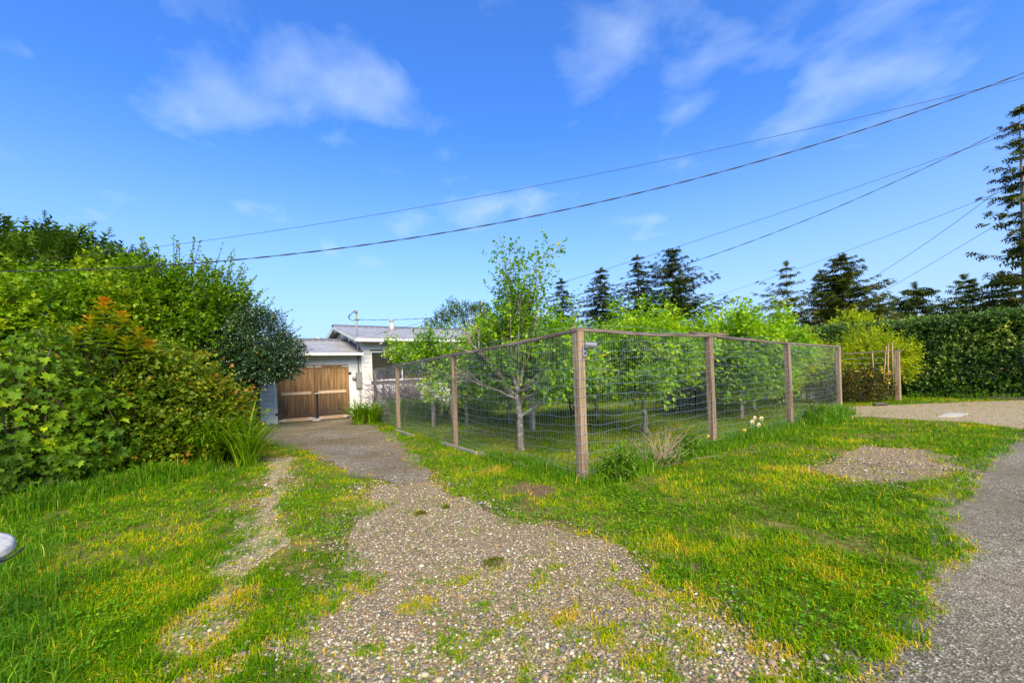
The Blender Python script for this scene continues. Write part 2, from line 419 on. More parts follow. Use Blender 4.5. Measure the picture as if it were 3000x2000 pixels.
# value noise in numpy
def vnoise(x, y, seed=0):
    xi, yi = np.floor(x).astype(np.int64), np.floor(y).astype(np.int64); fx, fy = x - xi, y - yi
    def h(a, b):
        n = (a * 374761393 + b * 668265263 + seed * 982451653) & 0x7fffffff
        n = ((n ^ (n >> 13)) * 1274126177) & 0x7fffffff
        return ((n ^ (n >> 16)) & 0xffff) / 65535.0
    u, v = fx * fx * (3 - 2 * fx), fy * fy * (3 - 2 * fy)
    return (h(xi, yi) * (1 - u) + h(xi + 1, yi) * u) * (1 - v) + (h(xi, yi + 1) * (1 - u) + h(xi + 1, yi + 1) * u) * v
def fbm(x, y, f=1.0, seed=0, o=4):
    s = 0; a = .5; tot = 0
    for i in range(o):
        s = s + a * vnoise(x * f, y * f, seed + i); tot += a; a *= .5; f *= 2.1
    return s / tot
def inside(x, y, poly):
    c = np.zeros(x.shape, bool); n = len(poly)
    for i in range(n):
        (x0, y0), (x1, y1) = poly[i], poly[(i + 1) % n]
        if y0 == y1: continue
        c ^= ((y0 > y) != (y1 > y)) & (x < (x1 - x0) * (y - y0) / (y1 - y0) + x0)
    return c
def sdist(x, y, poly):      # signed distance, positive inside
    d = np.full(x.shape, 1e9); n = len(poly)
    for i in range(n):
        (x0, y0), (x1, y1) = poly[i], poly[(i + 1) % n]
        dx, dy = x1 - x0, y1 - y0; L2 = dx * dx + dy * dy + 1e-12
        t = np.clip(((x - x0) * dx + (y - y0) * dy) / L2, 0, 1)
        d = np.minimum(d, np.hypot(x - x0 - t * dx, y - y0 - t * dy))
    return np.where(inside(x, y, poly), d, -d)
def sstep(a, b, x):
    t = np.clip((x - a) / (b - a), 0, 1); return t * t * (3 - 2 * t)

# ------------------------------------------------------------------ ground, road, drives
ROAD = [(-6, -6), (-1.2, -3.0), (1.2, .42), (1.94, .73), (2.38, .8), (3.45, .81), (4.8, .91), (5.33, 1.12), (6.75, 1.19), (8.58, 1.3), (10.98, 1.35), (12.4, 1.3), (16, 1.1), (24, .4), (60, -2), (60, -9), (20, -7.5), (0, -9)]
GRAVEL = [(-.9, -2.2), (-.35, .6), (-.02, 1.7), (.14, 2.47), (.39, 3.1), (.77, 3.71), (1.22, 4.88), (1.62, 5.9), (2.1, 6.05), (2.45, 5.75), (2.34, 4.33), (2.37, 3.82), (2.65, 2.87), (2.74, 2.44), (2.46, 2.0), (2.41, 1.43), (2.19, 1.21), (1.95, .95), (1.2, .5), (-.3, -2)]
APRON = [(.91, 17.0), (4.26, 16.9), (3.75, 12.5), (3.4, 10.2), (2.97, 7.55), (2.5, 5.72), (2.0, 5.68), (1.72, 6.34), (1.42, 7.55), (1.31, 10.13), (.52, 13.08), (.6, 15)]
PATCH = [(6.63, 2.74), (7.85, 2.83), (9.44, 2.8), (9.61, 2.14), (8.93, 1.57), (8.0, 1.31), (7.11, 1.37), (6.46, 1.68), (6.33, 2.06)]
FARDRIVE = [(14.2, 5.1), (16.05, 5.9), (18.3, 4.75), (21.7, 2.6), (24.5, .45), (24, -.3), (17, 1.0), (13.2, 1.25), (14.2, 2.2), (14.1, 3.4), (14.0, 4.6)]
TRACK = [(.78, 9.67), (1.12, 9.34), (.62, 6.11), (.42, 4.8), (.17, 3.71), (-.02, 3.2), (-.1, 2.6), (-.3, 1.0), (-.8, 1.0), (-.44, 2.9), (-.25, 3.6), (.04, 4.63), (.3, 6.31)]

def ground_mat():
    m, n, l, b = new_mat('mossy soil')
    v = world_coords(n, l)
    f1 = noise(n, l, v, .9, 6, .65); f2 = noise(n, l, v, 9, 6, .7); f3 = noise(n, l, v, 60, 4, .7)
    r1 = ramp(n, [(.32, (.22, .155, .085)), (.46, (.21, .18, .055)), (.58, (.12, .16, .02)), (.75, (.07, .13, .012))]); l.new(f1, r1.inputs[0])
    r2 = ramp(n, [(.3, (.45, .38, .30)), (.55, (1, 1, 1)), (.8, (1.25, 1.2, .8))]); l.new(f2, r2.inputs[0])
    c = mixc(n, l, 1.0, r1.outputs[0], r2.outputs[0], 'MULTIPLY')
    r3 = ramp(n, [(.3, (.55, .55, .55)), (.7, (1.2, 1.2, 1.2))]); l.new(f3, r3.inputs[0])
    l.new(mixc(n, l, 1.0, c, r3.outputs[0], 'MULTIPLY'), b.inputs['Base Color'])
    b.inputs['Roughness'].default_value = .95; b.inputs['Specular IOR Level'].default_value = .1
    bump(n, l, b, f3, .8, .02)
    return m
def gravel_mat(name, scale, cols, dirt, bs=1.0):
    m, n, l, b = new_mat(name)
    v = world_coords(n, l)
    vo = n.new('ShaderNodeTexVoronoi'); vo.inputs['Scale'].default_value = scale; l.new(v, vo.inputs['Vector'])
    sp = n.new('ShaderNodeSeparateColor'); l.new(vo.outputs['Color'], sp.inputs[0])
    r = ramp(n, [(i / (len(cols)), c) for i, c in enumerate(cols)], 'CONSTANT'); l.new(sp.outputs[0], r.inputs[0])
    de = n.new('ShaderNodeMath'); de.operation = 'MULTIPLY'; de.inputs[1].default_value = scale * .0 + 1.35; l.new(vo.outputs['Distance'], de.inputs[0])
    q = ramp(n, [(.45, (0, 0, 0)), (.85, (1, 1, 1))]); l.new(de.outputs[0], q.inputs[0])
    c = mixc(n, l, q.outputs[0], r.outputs[0], dirt)
    f = noise(n, l, v, 1.3, 6, .7)
    q2 = ramp(n, [(.50, (0, 0, 0)), (.68, (.85, .85, .85))]); l.new(f, q2.inputs[0])
    c = mixc(n, l, q2.outputs[0], c, dirt)
    l.new(c, b.inputs['Base Color']); b.inputs['Roughness'].default_value = .85; b.inputs['Specular IOR Level'].default_value = .2
    inv = n.new('ShaderNodeMath'); inv.operation = 'SUBTRACT'; inv.inputs[0].default_value = 1; l.new(vo.outputs['Distance'], inv.inputs[1])
    bump(n, l, b, inv.outputs[0], bs, .012)
    return m
STONE_COLS = [(.21, .18, .125), (.31, .265, .18), (.105, .098, .08), (.36, .29, .175), (.23, .175, .11), (.45, .40, .29), (.145, .138, .115), (.29, .205, .12)]
M['ground'] = ground_mat()
M['gravel'] = gravel_mat('compacted gravel', 46, STONE_COLS, (.20, .145, .07))
M['gravel_far'] = gravel_mat('dusty gravel', 30, STONE_COLS, (.30, .235, .14))
def asphalt_mat(name, base, chip, dirt, s=85):
    m, n, l, b = new_mat(name)
    v = world_coords(n, l)
    vo = n.new('ShaderNodeTexVoronoi'); vo.inputs['Scale'].default_value = s; l.new(v, vo.inputs['Vector'])
    sp = n.new('ShaderNodeSeparateColor'); l.new(vo.outputs['Color'], sp.inputs[0])
    r = ramp(n, [(0, tuple(c * .55 for c in base)), (.35, base), (.75, tuple(c * 1.7 for c in base)), (.88, chip), (1, tuple(min(.8, c * 1.5) for c in chip))]); l.new(sp.outputs[0], r.inputs[0])
    f = noise(n, l, v, .8, 6, .7); q = ramp(n, [(.40, (0, 0, 0)), (.62, (.85, .85, .85))]); l.new(f, q.inputs[0])
    c = mixc(n, l, q.outputs[0], r.outputs[0], dirt)
    g = noise(n, l, v, 14, 5, .7); q3 = ramp(n, [(.3, (.7, .7, .7)), (.7, (1.15, 1.15, 1.15))]); l.new(g, q3.inputs[0])
    c = mixc(n, l, 1.0, c, q3.outputs[0], 'MULTIPLY')
    wob = n.new('ShaderNodeTexNoise'); wob.inputs['Scale'].default_value = 1.6; wob.inputs['Detail'].default_value = 5; l.new(v, wob.inputs['Vector'])
    ad = n.new('ShaderNodeMixRGB'); ad.blend_type = 'ADD'; ad.inputs['Fac'].default_value = .8; l.new(v, ad.inputs['Color1']); l.new(wob.outputs['Color'], ad.inputs['Color2'])
    ck = n.new('ShaderNodeTexVoronoi'); ck.feature = 'DISTANCE_TO_EDGE'; ck.inputs['Scale'].default_value = .55; l.new(ad.outputs[0], ck.inputs['Vector'])
    q5 = ramp(n, [(.002, (.62, .6, .58)), (.010, (1, 1, 1))]); l.new(ck.outputs['Distance'], q5.inputs[0])
    c = mixc(n, l, 1.0, c, q5.outputs[0], 'MULTIPLY')
    h2 = noise(n, l, v, .35, 4); q6 = ramp(n, [(.4, (.78, .78, .78)), (.6, (1.1, 1.1, 1.1))]); l.new(h2, q6.inputs[0])
    l.new(mixc(n, l, 1.0, c, q6.outputs[0], 'MULTIPLY'), b.inputs['Base Color'])
    b.inputs['Roughness'].default_value = .9; b.inputs['Specular IOR Level'].default_value = .15
    bump(n, l, b, vo.outputs['Distance'], .9, .008)
    return m
M['asphalt'] = asphalt_mat('worn asphalt', (.125, .115, .082), (.36, .33, .26), (.20, .17, .115))
M['apron'] = asphalt_mat('old stained asphalt', (.145, .128, .095), (.34, .31, .24), (.17, .12, .06), 60)

def sheet(name, poly, z, mat, amp=.12, fr=2.2, seed=3):
    pts = []
    n = len(poly)
    for i in range(n):
        a, b = np.array(poly[i]), np.array(poly[(i + 1) % n]); L = np.linalg.norm(b - a); k = max(1, int(min(L / .10, 120)))
        for j in range(k): pts.append(a + (b - a) * j / k)
    pts = np.array(pts)
    dx = (fbm(pts[:, 0], pts[:, 1], fr, seed) - .5) * 2 * amp; dy = (fbm(pts[:, 0], pts[:, 1], fr, seed + 40) - .5) * 2 * amp
    P = [(x, y, 0) for x, y in np.stack([pts[:, 0] + dx, pts[:, 1] + dy], 1)]
    from mathutils.geometry import tessellate_polygon
    tri = tessellate_polygon([[Vector(p) for p in P]])
    mb = MB(); mb.add(P, np.array([t for t in tri]))
    me = mb.mesh(name, mat)
    # face up
    import bmesh
    bm = bmesh.new(); bm.from_mesh(me); bmesh.ops.recalc_face_normals(bm, faces=bm.faces)
    if sum(f.normal.z * f.calc_area() for f in bm.faces) < 0: bmesh.ops.reverse_faces(bm, faces=bm.faces)
    bm.to_mesh(me); bm.free()
    o = link(name, me, None, 'structure', (0, 0, z)); return o
mb = MB(); mb.add([(-1500, -1500, 0), (1500, -1500, 0), (1500, 1500, 0), (-1500, 1500, 0)], np.array([(0, 1, 2, 3)]))
mb.build('ground', M['ground'], kind='structure')
sheet('road', [(x, y + (.10 if i in range(2, 15) else 0)) for i, (x, y) in enumerate(ROAD)], .004, M['asphalt'], .08, 2.0)
drive = sheet('gravel_driveway', GRAVEL, .008, M['gravel'], .16, 1.8)
sheet('gravel_track', TRACK, .004, M['gravel_far'], .30, 2.5)
sheet('driveway_apron', APRON, .012, M['apron'], .30, 1.3)
sheet('gravel_patch', [(7.95 + (x - 7.95) * .84, 2.1 + (y - 2.1) * .8) for x, y in PATCH], .004, M['gravel'], .18, 1.6)
sheet('gravel_lane', FARDRIVE, .004 + .004, M['gravel_far'], .25, 1.0)

# ------------------------------------------------------------------ masks for what grows where
SOIL = [(2.95, 4.62), (3.3, 4.75), (3.55, 4.4), (3.2, 3.95), (2.85, 4.0)]
def bare(x, y):
    """0 = turf, 1 = bare gravel or asphalt"""
    w = (fbm(x, y, 1.6, 11) - .5) * .9; w2 = (fbm(x, y, 6.0, 21) - .5) * .5
    g = sstep(-.22, .2, sdist(x, y, GRAVEL) - .06 + w * 1.0 + w2 * 1.1)
    rd = sstep(-.06, .12, sdist(x, y, ROAD) - .05 + w2 * .45 + w * .25)
    ap = sstep(-.15, .25, sdist(x, y, APRON) - .08 + w2 * .8 + w * .5)
    pt = sstep(-.15, .35, sdist(x, y, PATCH) - .05 + w * .8 + w2 * .9)
    fd = sstep(-.4, .3, sdist(x, y, FARDRIVE) + w * .9)
    tr = sstep(-.25, .2, sdist(x, y, TRACK) - .08 + w * 1.3 + w2 * 1.4) * .72
    so = .93 * sstep(-.05, .25, sdist(x, y, SOIL) + w2 * .9 + w * .3)
    return np.maximum.reduce([g, rd, ap, pt, fd, tr, so])
cyw, syw = math.cos(YAW), math.sin(YAW)
def cam_to_world(u, d):     # lateral u, depth d -> world x, y
    return u * cyw + d * syw, -u * syw + d * cyw

def blades(mb, x, y, h, w, lean, tone, r=rng, simple=False):
    k = len(x)
    if k == 0: return
    az = r.random(k) * 6.283; ln = np.abs(r.normal(lean, lean * .5, k))
    d = np.stack([np.cos(az), np.sin(az), np.zeros(k)], 1); s = np.stack([-np.sin(az + r.normal(0, .6, k)), np.cos(az + r.normal(0, .6, k)), np.zeros(k)], 1)
    P = np.stack([x, y, np.full(k, 0.0)], 1); up = np.array([0, 0, 1.])
    h_ = h[:, None]
    p1 = P + h_ * .55 * (up + d * (ln * .35)[:, None]); p2 = P + h_ * (up * np.maximum(.12, 1 - .62 * np.minimum(ln, 1.4))[:, None] + d * ln[:, None])
    w_ = w[:, None] * .5
    if simple:
        V = np.stack([P - s * w_, P + s * w_, p2], 1).reshape(-1, 3); i = (np.arange(k) * 3)[:, None]
        mb.add(V, np.concatenate([i, i + 1, i + 2], 1), np.repeat(np.clip(tone, 0, 1), 3)); return
    V = np.stack([P - s * w_, P + s * w_, p1 - s * w_ * .85, p1 + s * w_ * .85, p2], 1).reshape(-1, 3)
    i = (np.arange(k) * 5)[:, None]
    mb.add(V, [np.concatenate([i + 0, i + 1, i + 3, i + 2], 1), np.concatenate([i + 2, i + 3, i + 4], 1)], np.repeat(np.clip(tone, 0, 1), 5))

# footprints nothing grows through
def blocked(x, y):
    b = (x > .95) & (x < 13) & (y > 16.8)
    return b
FENCE_Y0, FENCE_X0 = 4.28, 3.98
def build_grass():
    r = np.random.default_rng(101)
    N = 840000
    # depth pdf ~ d^-0.5
    d = (1.5 ** .35 + r.random(N) * (30 ** .35 - 1.5 ** .35)) ** (1 / .35)
    u = (r.random(N) * 2 - 1) * (1.27 * d + .8)
    x, y = cam_to_world(u, d)
    ok = ~blocked(x, y) & (y < 22)
    x, y, d = x[ok], y[ok], d[ok]
    bar = bare(x, y)
    patch = fbm(x, y, 1.1, 5); fine = fbm(x, y, 5.5, 6); clump = fbm(x, y, 14, 9)
    yellow = fbm(x, y, .75, 33)
    inside_f = (x > FENCE_X0) & (y > FENCE_Y0) & (x < 16)
    dens = (1 - bar) * (.35 + .65 * sstep(.28, .5, fine * .6 + patch * .4))
    dens *= .12 + .88 * sstep(.30, .44, fbm(x, y, 1.9, 300) * .75 + .25 * fbm(x, y, 8, 301)) + .5 * ((x > 4.2) & (y > 4.5))
    # sparse tufts among the stones
    tuft = np.maximum(sstep(.585, .66, fbm(x, y, 7.5, 71)) * .8, .10 * sstep(.42, .6, fbm(x, y, 2.2, 171))) * (sdist(x, y, ROAD) < 0) * np.where(sdist(x, y, APRON) < -.02, 1, .3)
    dens = np.maximum(dens, tuft * (1 - .55 * (1 - bar)))
    keep = r.random(len(x)) < dens
    x, y, d, bar, patch, fine, clump, yellow, inside_f = [a[keep] for a in (x, y, d, bar, patch, fine, clump, yellow, inside_f)]
    k = len(x)
    # distance to the fence line (rough grass grows along it)
    dl = np.where((y > 4) & (y < 16), np.abs(x - 3.95), 9); dr = np.where((x > 3.9) & (x < 15.5), np.abs(y - 4.35), 9)
    df = np.minimum(dl, dr)
    h = (.022 + .055 * clump ** 1.5 + .035 * r.random(k) ** 2) * (.7 + .7 * patch)
    h = h * np.where(bar > .4, .65, 1.0) + .0015 * d
    h = np.where(inside_f, h * .8, h)
    h += np.where(dr < .45, (.16 * sstep(.45, 0, dr)) * (r.random(k) ** 1.5), 0) + np.where(dl < .3, .08 * sstep(.3, 0, dl) * r.random(k), 0)
    edge = sstep(.12, .6, bar)
    tone = .25 + .72 * (yellow - .45) + .5 * (fine - .5) + .44 * edge + .35 * (fbm(x, y, 22, 77) - .5) + r.normal(0, .15, k) + np.where(inside_f, .10, 0)  # tone raised inside the fence to offset the shade of the trees
    tone -= .26 * sstep(.5, .9, bar)
    tone += .30 * sstep(.5, .66, fbm(x, y, 2.3, 55) * .8 + .2 * fbm(x, y, 12, 56)) * (~inside_f)
    tone = np.where(r.random(k) < .035 + .10 * edge, r.random(k) * .25 + .78, tone)
    w = (.0024 + .0024 * r.random(k)) * (1 + .20 * d)
    mb = MB(); lean = np.where(bar > .45, 1.3, .75) + .3 * (clump < .4); nr_ = d < 3.3
    blades(mb, x[nr_], y[nr_], h[nr_], w[nr_], lean[nr_], tone[nr_], r)
    fr_ = ~nr_; blades(mb, x[fr_], y[fr_], h[fr_], w[fr_] * 1.35, lean[fr_], tone[fr_], r, True)
    print('grass blades', k)
    o = mb.build('lawn_grass', M['grass'], kind='stuff', loc=(0, 0, .002)); tag(o, 'short patchy lawn grass turning yellow beside the gravel', 'grass')
    # clover and small weeds
    N = 42000
    d = (math.sqrt(1.6) + r.random(N) * (math.sqrt(12) - math.sqrt(1.6))) ** 2; u = (r.random(N) * 2 - 1) * (1.27 * d + .4)
    x, y = cam_to_world(u, d); bar = bare(x, y)
    cl = fbm(x, y, 1.4, 88)
    keep = (r.random(N) < (1 - bar) ** 2 * sstep(.42, .60, cl) * .9 + .03 * (1 - bar)) & ~((x > 4.1) & (y > 4.4))
    x, y, d, cl = x[keep], y[keep], d[keep], cl[keep]; k = len(x)
    mb = MB(); z = .015 + .05 * r.random(k) * (.5 + cl)
    az0 = r.random(k) * 6.28
    for j in range(3):
        az = az0 + j * 2.09
        t = np.stack([np.cos(az), np.sin(az), .25 + .3 * r.random(k)], 1)
        nr = np.stack([r.normal(0, .3, k), r.normal(0, .3, k), np.ones(k)], 1)
        leaves(mb, np.stack([x, y, z], 1), t, nr, (.008 + .010 * r.random(k)) * (1 + .07 * d), .95, T_DIAMOND, np.clip(.5 + r.normal(0, .25, k) + .8 * (cl - .55), 0, 1))
    o = mb.build('clover_patches', M['clover'], kind='stuff'); tag(o, 'low clover and broadleaf weeds spread through the lawn', 'weeds')
    print('clover', k)
build_grass()

# ------------------------------------------------------------------ pebbles
def build_pebbles():
    r = np.random.default_rng(55)
    ico = []
    ph = (1 + 5 ** .5) / 2
    V0 = unit(np.array([(-1, ph, 0), (1, ph, 0), (-1, -ph, 0), (1, -ph, 0), (0, -1, ph), (0, 1, ph), (0, -1, -ph), (0, 1, -ph), (ph, 0, -1), (ph, 0, 1), (-ph, 0, -1), (-ph, 0, 1)], float))
    F0 = np.array([(0, 11, 5), (0, 5, 1), (0, 1, 7), (0, 7, 10), (0, 10, 11), (1, 5, 9), (5, 11, 4), (11, 10, 2), (10, 7, 6), (7, 1, 8), (3, 9, 4), (3, 4, 2), (3, 2, 6), (3, 6, 8), (3, 8, 9), (4, 9, 5), (2, 4, 11), (6, 2, 10), (8, 6, 7), (9, 8, 1)])
    m, n, l, b = new_mat('pebble')
    a = n.new('ShaderNodeAttribute'); a.attribute_name = 'rnd'
    cols = STONE_COLS + [(.54, .49, .37), (.25, .17, .10), (.125, .12, .105), (.39, .325, .21)]
    rp = ramp(n, [(i / len(cols), c) for i, c in enumerate(cols)], 'CONSTANT'); l.new(a.outputs['Fac'], rp.inputs[0])
    f = noise(n, l, world_coords(n, l), 130, 3); q = ramp(n, [(.3, (.8, .8, .8)), (.7, (1.12, 1.12, 1.12))]); l.new(f, q.inputs[0])
    l.new(mixc(n, l, 1.0, rp.outputs[0], q.outputs[0], 'MULTIPLY'), b.inputs['Base Color']); b.inputs['Roughness'].default_value = .75
    b.inputs['Specular IOR Level'].default_value = .3
    M['pebble'] = m
    N = 135000
    d = 1.5 + r.random(N) ** 1.9 * 9.5; u = (r.random(N) * 2 - 1) * (1.27 * d + .3)
    x, y = cam_to_world(u, d)
    w = (fbm(x, y, 1.6, 11) - .5) * .9
    g = np.maximum(sstep(-.6, .2, sdist(x, y, GRAVEL) + w * .7), .65 * sstep(-.25, .2, sdist(x, y, TRACK) + w * .6))
    g = np.maximum(g, .9 * sstep(-.3, .2, sdist(x, y, PATCH) + w * .5))
    g *= 1 - sstep(-.05, .05, sdist(x, y, ROAD)); g *= 1 - .93 * sstep(-.1, .7, sdist(x, y, APRON) + w * .8)
    g *= .34 + .66 * sstep(.38, .56, fbm(x * 2.4 + y * .4, y * .7, 1.0, 61) * .7 + .3 * fbm(x, y, 9, 62))
    keep = r.random(N) < g
    x, y, d = x[keep], y[keep], d[keep]; k = len(x); print('pebbles', k)
    s = (.0037 + .0066 * r.random(k) ** 2.4 + .0009 * d) * np.where(r.random(k) < .025, 1.8, 1)
    S = np.stack([s * (1 + .5 * r.random(k)), s * (.75 + .3 * r.random(k)), s * (.45 + .25 * r.random(k))], 1)
    az = r.random(k) * 6.28; col = r.random(k)
    big = np.argsort(-(s / d))[:260]
    rest = np.ones(k, bool); rest[big] = False
    O0 = np.array([(1, 0, 0), (0, 1, 0), (-1, 0, 0), (0, -1, 0), (.1, .1, 1), (0, 0, -1)], float); OF = np.array([(0, 1, 4), (1, 2, 4), (2, 3, 4), (3, 0, 4), (1, 0, 5), (2, 1, 5), (3, 2, 5), (0, 3, 5)])
    def place(ii, V0=V0):
        Vl = V0[None] * (1 + r.normal(0, .13, (len(ii), len(V0), 1))) * S[ii][:, None]
        c, sn = np.cos(az[ii])[:, None], np.sin(az[ii])[:, None]
        return np.stack([Vl[..., 0] * c - Vl[..., 1] * sn, Vl[..., 0] * sn + Vl[..., 1] * c, Vl[..., 2]], -1)
    mb = MB()
    for sel, VV, FF in ((rest & (d < 2.5), V0, F0), (rest & (d >= 2.5), O0, OF)):
        ii = np.nonzero(sel)[0]; Vw = place(ii, VV) + np.stack([x[ii], y[ii], .009 + S[ii, 2] * .45], 1)[:, None]
        mb.add(Vw.reshape(-1, 3), (FF[None] + (np.arange(len(ii)) * len(VV))[:, None, None]).reshape(-1, 3), np.repeat(col[ii], len(VV)))
    o = mb.build('gravel_stones', m, drive, True, 'stuff'); o.location = (0, 0, -.008)
    Vb = place(big)
    pool = []
    for j in range(24):
        mb = MB(); mb.add(Vb[j] / S[big[j]].max(), F0, col[big[j]]); pool.append(mb.mesh('pebble', m, True))
    for q, j in enumerate(big):
        o = link('pebble', pool[q % 24], drive, None, (x[j], y[j], .001 + S[j, 2] * .5)); o.scale = (S[j].max(),) * 3; o.rotation_euler = (0, 0, az[j])
build_pebbles()

# ------------------------------------------------------------------ garage and house
def board_front(name, x0, x1, z0, z1, y, mat, parent):      # lapped board on a wall facing -Y
    mb = MB(); V = [(x, yy, z) for x in (x0, x1) for yy, z in ((y, z0), (y - .030, z0), (y - .016, z1 - .009), (y, z1 - .009))]
    mb.add(V, [np.array([(0, 1, 2, 3), (7, 6, 5, 4), (0, 4, 5, 1), (1, 5, 6, 2), (2, 6, 7, 3), (3, 7, 4, 0)])])
    return part(name, mb, mat, parent)
def board_side(name, y0, y1, z0, z1, x, mat, parent, zc0=None, zc1=None):   # wall facing -X; top may be cut at a slope
    mb = MB(); t0 = z1 - .009 if zc0 is None else zc0; t1 = z1 - .009 if zc1 is None else zc1
    V = []
    for yy, tt in ((y0, t0), (y1, t1)):
        V += [(x, yy, z0), (x - .030, yy, z0), (x - .016, yy, tt), (x, yy, tt)]
    mb.add(V, [np.array([(3, 2, 1, 0), (4, 5, 6, 7), (1, 5, 4, 0), (2, 6, 5, 1), (3, 7, 6, 2), (0, 4, 7, 3)])])
    return part(name, mb, mat, parent)
def roof_slope(parent, x0, x1, y0, z0, y1, z1, step=.26):
    """ribbed sheets from eave (y0,z0) to ridge (y1,z1)"""
    n = int(round((x1 - x0) / step)); w = (x1 - x0) / n
    for i in range(n):
        a, b = x0 + i * w, x0 + (i + 1) * w; mb = MB()
        prof = [(a, 0), (a + .018, .026), (a + .040, .026), (a + .058, 0), (a + w * .55, .003), (b, 0)]
        V = []; 
        for yy, z in ((y0, z0), (y1, z1)): V += [(px, yy, z + h) for px, h in prof] 
        for yy, z in ((y0, z0), (y1, z1)): V += [(px, yy, z + h - .012) for px, h in prof]
        F = [(j, j + 1, j + 7, j + 6) for j in range(5)] + [(12 + j, 18 + j, 19 + j, 13 + j) for j in range(5)]
        F += [(j, 12 + j, 13 + j, j + 1) for j in range(5)] + [(6 + j, 7 + j, 19 + j, 18 + j) for j in range(5)] + [(0, 6, 18, 12), (5, 17, 23, 11)]
        mb.add(V, [np.array(F)]); part('roof_panel', mb, M['roof'], parent)

def sub_empty_mesh(name, mb, mat, parent): return part(name, mb, mat, parent)
def build_garage():
    g = thing('garage', 'small white sided garage with brown wooden double doors', 'garage', (2.7, 17, 0))
    Y = 16.98
    mb = MB(); mb.box(1.03, 4.40, Y, Y + .12, 0, 2.46); mb.box(1.03, 1.15, Y + .12, 21.2, 0, 2.46); mb.box(1.15, 4.40, 21.1, 21.2, 0, 2.46)
    # gable infill towards the hedge
    mb.add([(1.04, Y, 2.46), (1.04, 21.2, 2.46), (1.04, 19.05, 3.06), (1.14, Y, 2.46), (1.14, 21.2, 2.46), (1.14, 19.05, 3.06)], [np.array([(0, 2, 1), (3, 4, 5)]), np.array([(0, 3, 5, 2), (2, 5, 4, 1)])])
    wall = part('wall', mb, M['lap_shade_core'], g)
    z = .03; k = 0
    zs = [.03, .36] + [.36 + .158 * i for i in range(1, 14)]
    for a, b in zip(zs[:-1], zs[1:]):
        board_front('siding_board', 1.03, 1.40, a, b, Y, M['siding'], wall)
        if a < 2.0:
            if not (.9 < a < 1.9): board_front('siding_board', 4.03, 4.40, a, b, Y, M['siding'], wall)
        else: 
            board_front('siding_board', 1.40, 4.40, a, b, Y, M['siding'], wall)
    mb = MB(); mb.box(4.03, 4.40, Y - .02, Y, .95, 1.98); part('meter_backboard', mb, M['trim'], wall)
    for x0, x1 in ((1.405, 1.515), (3.935, 4.028)):
        mb = MB(); mb.box(x0, x1, Y - .035, Y + .02, .02, 2.09); part('door_trim', mb, M['trim'], wall)
    mb = MB(); mb.box(1.515, 3.935, Y - .034, Y + .02, 2.055, 2.09); part('door_trim', mb, M['trim'], wall)
    mb = MB(); mb.box(1.0, 1.05, Y - .045, Y + .05, .02, 2.42); part('corner_trim', mb, M['trim'], wall)
    # doors: two framed leaves of vertical planks
    for side, (x0, x1) in enumerate(((1.52, 2.722), (2.732, 3.930))):
        d = bpy.data.objects.new('door', None); C.objects.link(d); d.parent = g
        yd = Y - .03; zb, zt = .05, 2.05; sw = .115
        mbk = MB(); mbk.box(x0 + .01, x1 - .01, yd + .012, yd + .03, zb + .01, zt - .01); part('backing', mbk, M['door_frame_wood'], d)
        n = 9; w = (x1 - x0 - 2 * sw) / n
        for i in range(n):
            mb = MB(); a = x0 + sw + i * w; o = random.uniform(-.004, .004)
            mb.box(a + .004, a + w - .004, yd - .002 + o, yd + .012, zb + .1, zt - .09); part('plank', mb, M['door_wood'], d)
        for a, b in ((x0, x0 + sw), (x1 - sw, x1)):
            mb = MB(); mb.box(a, b, yd - .024, yd + .011, zb, zt); part('stile', mb, M['door_frame_wood'], d)
        for za, zc, m in ((zb, zb + .12, 'door_rail_wood'), (1.0, 1.10, 'door_rail_wood'), (zt - .11, zt, 'door_frame_wood')):
            mb = MB(); mb.box(x0 + sw + .002, x1 - sw - .002, yd - .022, yd + .011, za, zc); part('rail', mb, M[m], d)
        for zc in (zb + .07, zt - .06):           # galvanised corner straps
            for a in (x0 + .02, x1 - .24):
                mb = MB(); mb.box(a, a + .22, yd - .029, yd - .0245, zc - .022, zc + .022); part('corner_strap', mb, M['galv'], d)
        hx = x0 - .09 if side == 0 else x1 - .02
        for zc in (.35, 1.72):
            mb = MB(); mb.box(hx, hx + .11, yd - .045, yd - .026, zc - .03, zc + .03); mb.tube([(hx + .055, yd - .05, zc - .05), (hx + .055, yd - .05, zc + .05)], .012); part('hinge', mb, M['metal_dark'], d)
    mb = MB(); mb.box(2.70, 2.86, 16.905, 16.918, 1.0, 1.03); part('hasp', mb, M['galv'], g)
    mb = MB(); mb.box(2.755, 2.825, 16.902, 16.918, .12, .99); mb.tube([(2.79, 16.895, .06), (2.79, 16.895, 1.0)], .016); part('cane_bolt', mb, M['metal_dark'], g)
    # roof
    rf = bpy.data.objects.new('roof', None); C.objects.link(rf); rf.parent = g
    roof_slope(rf, .62, 4.30, 16.50, 2.475, 19.05, 3.15)
    roof_slope(rf, .62, 4.30, 21.60, 2.475, 19.05, 3.15)
    mb = MB(); mb.add([(x, y, z) for x in (.6, 4.38) for y, z in ((18.85, 3.125), (18.86, 3.16), (19.05, 3.215), (19.24, 3.16), (19.25, 3.125))], [np.array([(0, 5, 6, 1), (1, 6, 7, 2), (2, 7, 8, 3), (3, 8, 9, 4)])]); part('ridge_cap', mb, M['roof_cap'], rf)
    mb = MB(); mb.beam((4.33, 16.52, 2.52), (4.33, 19.0, 3.175), .10, .07); part('flashing', mb, M['roof_cap'], rf)
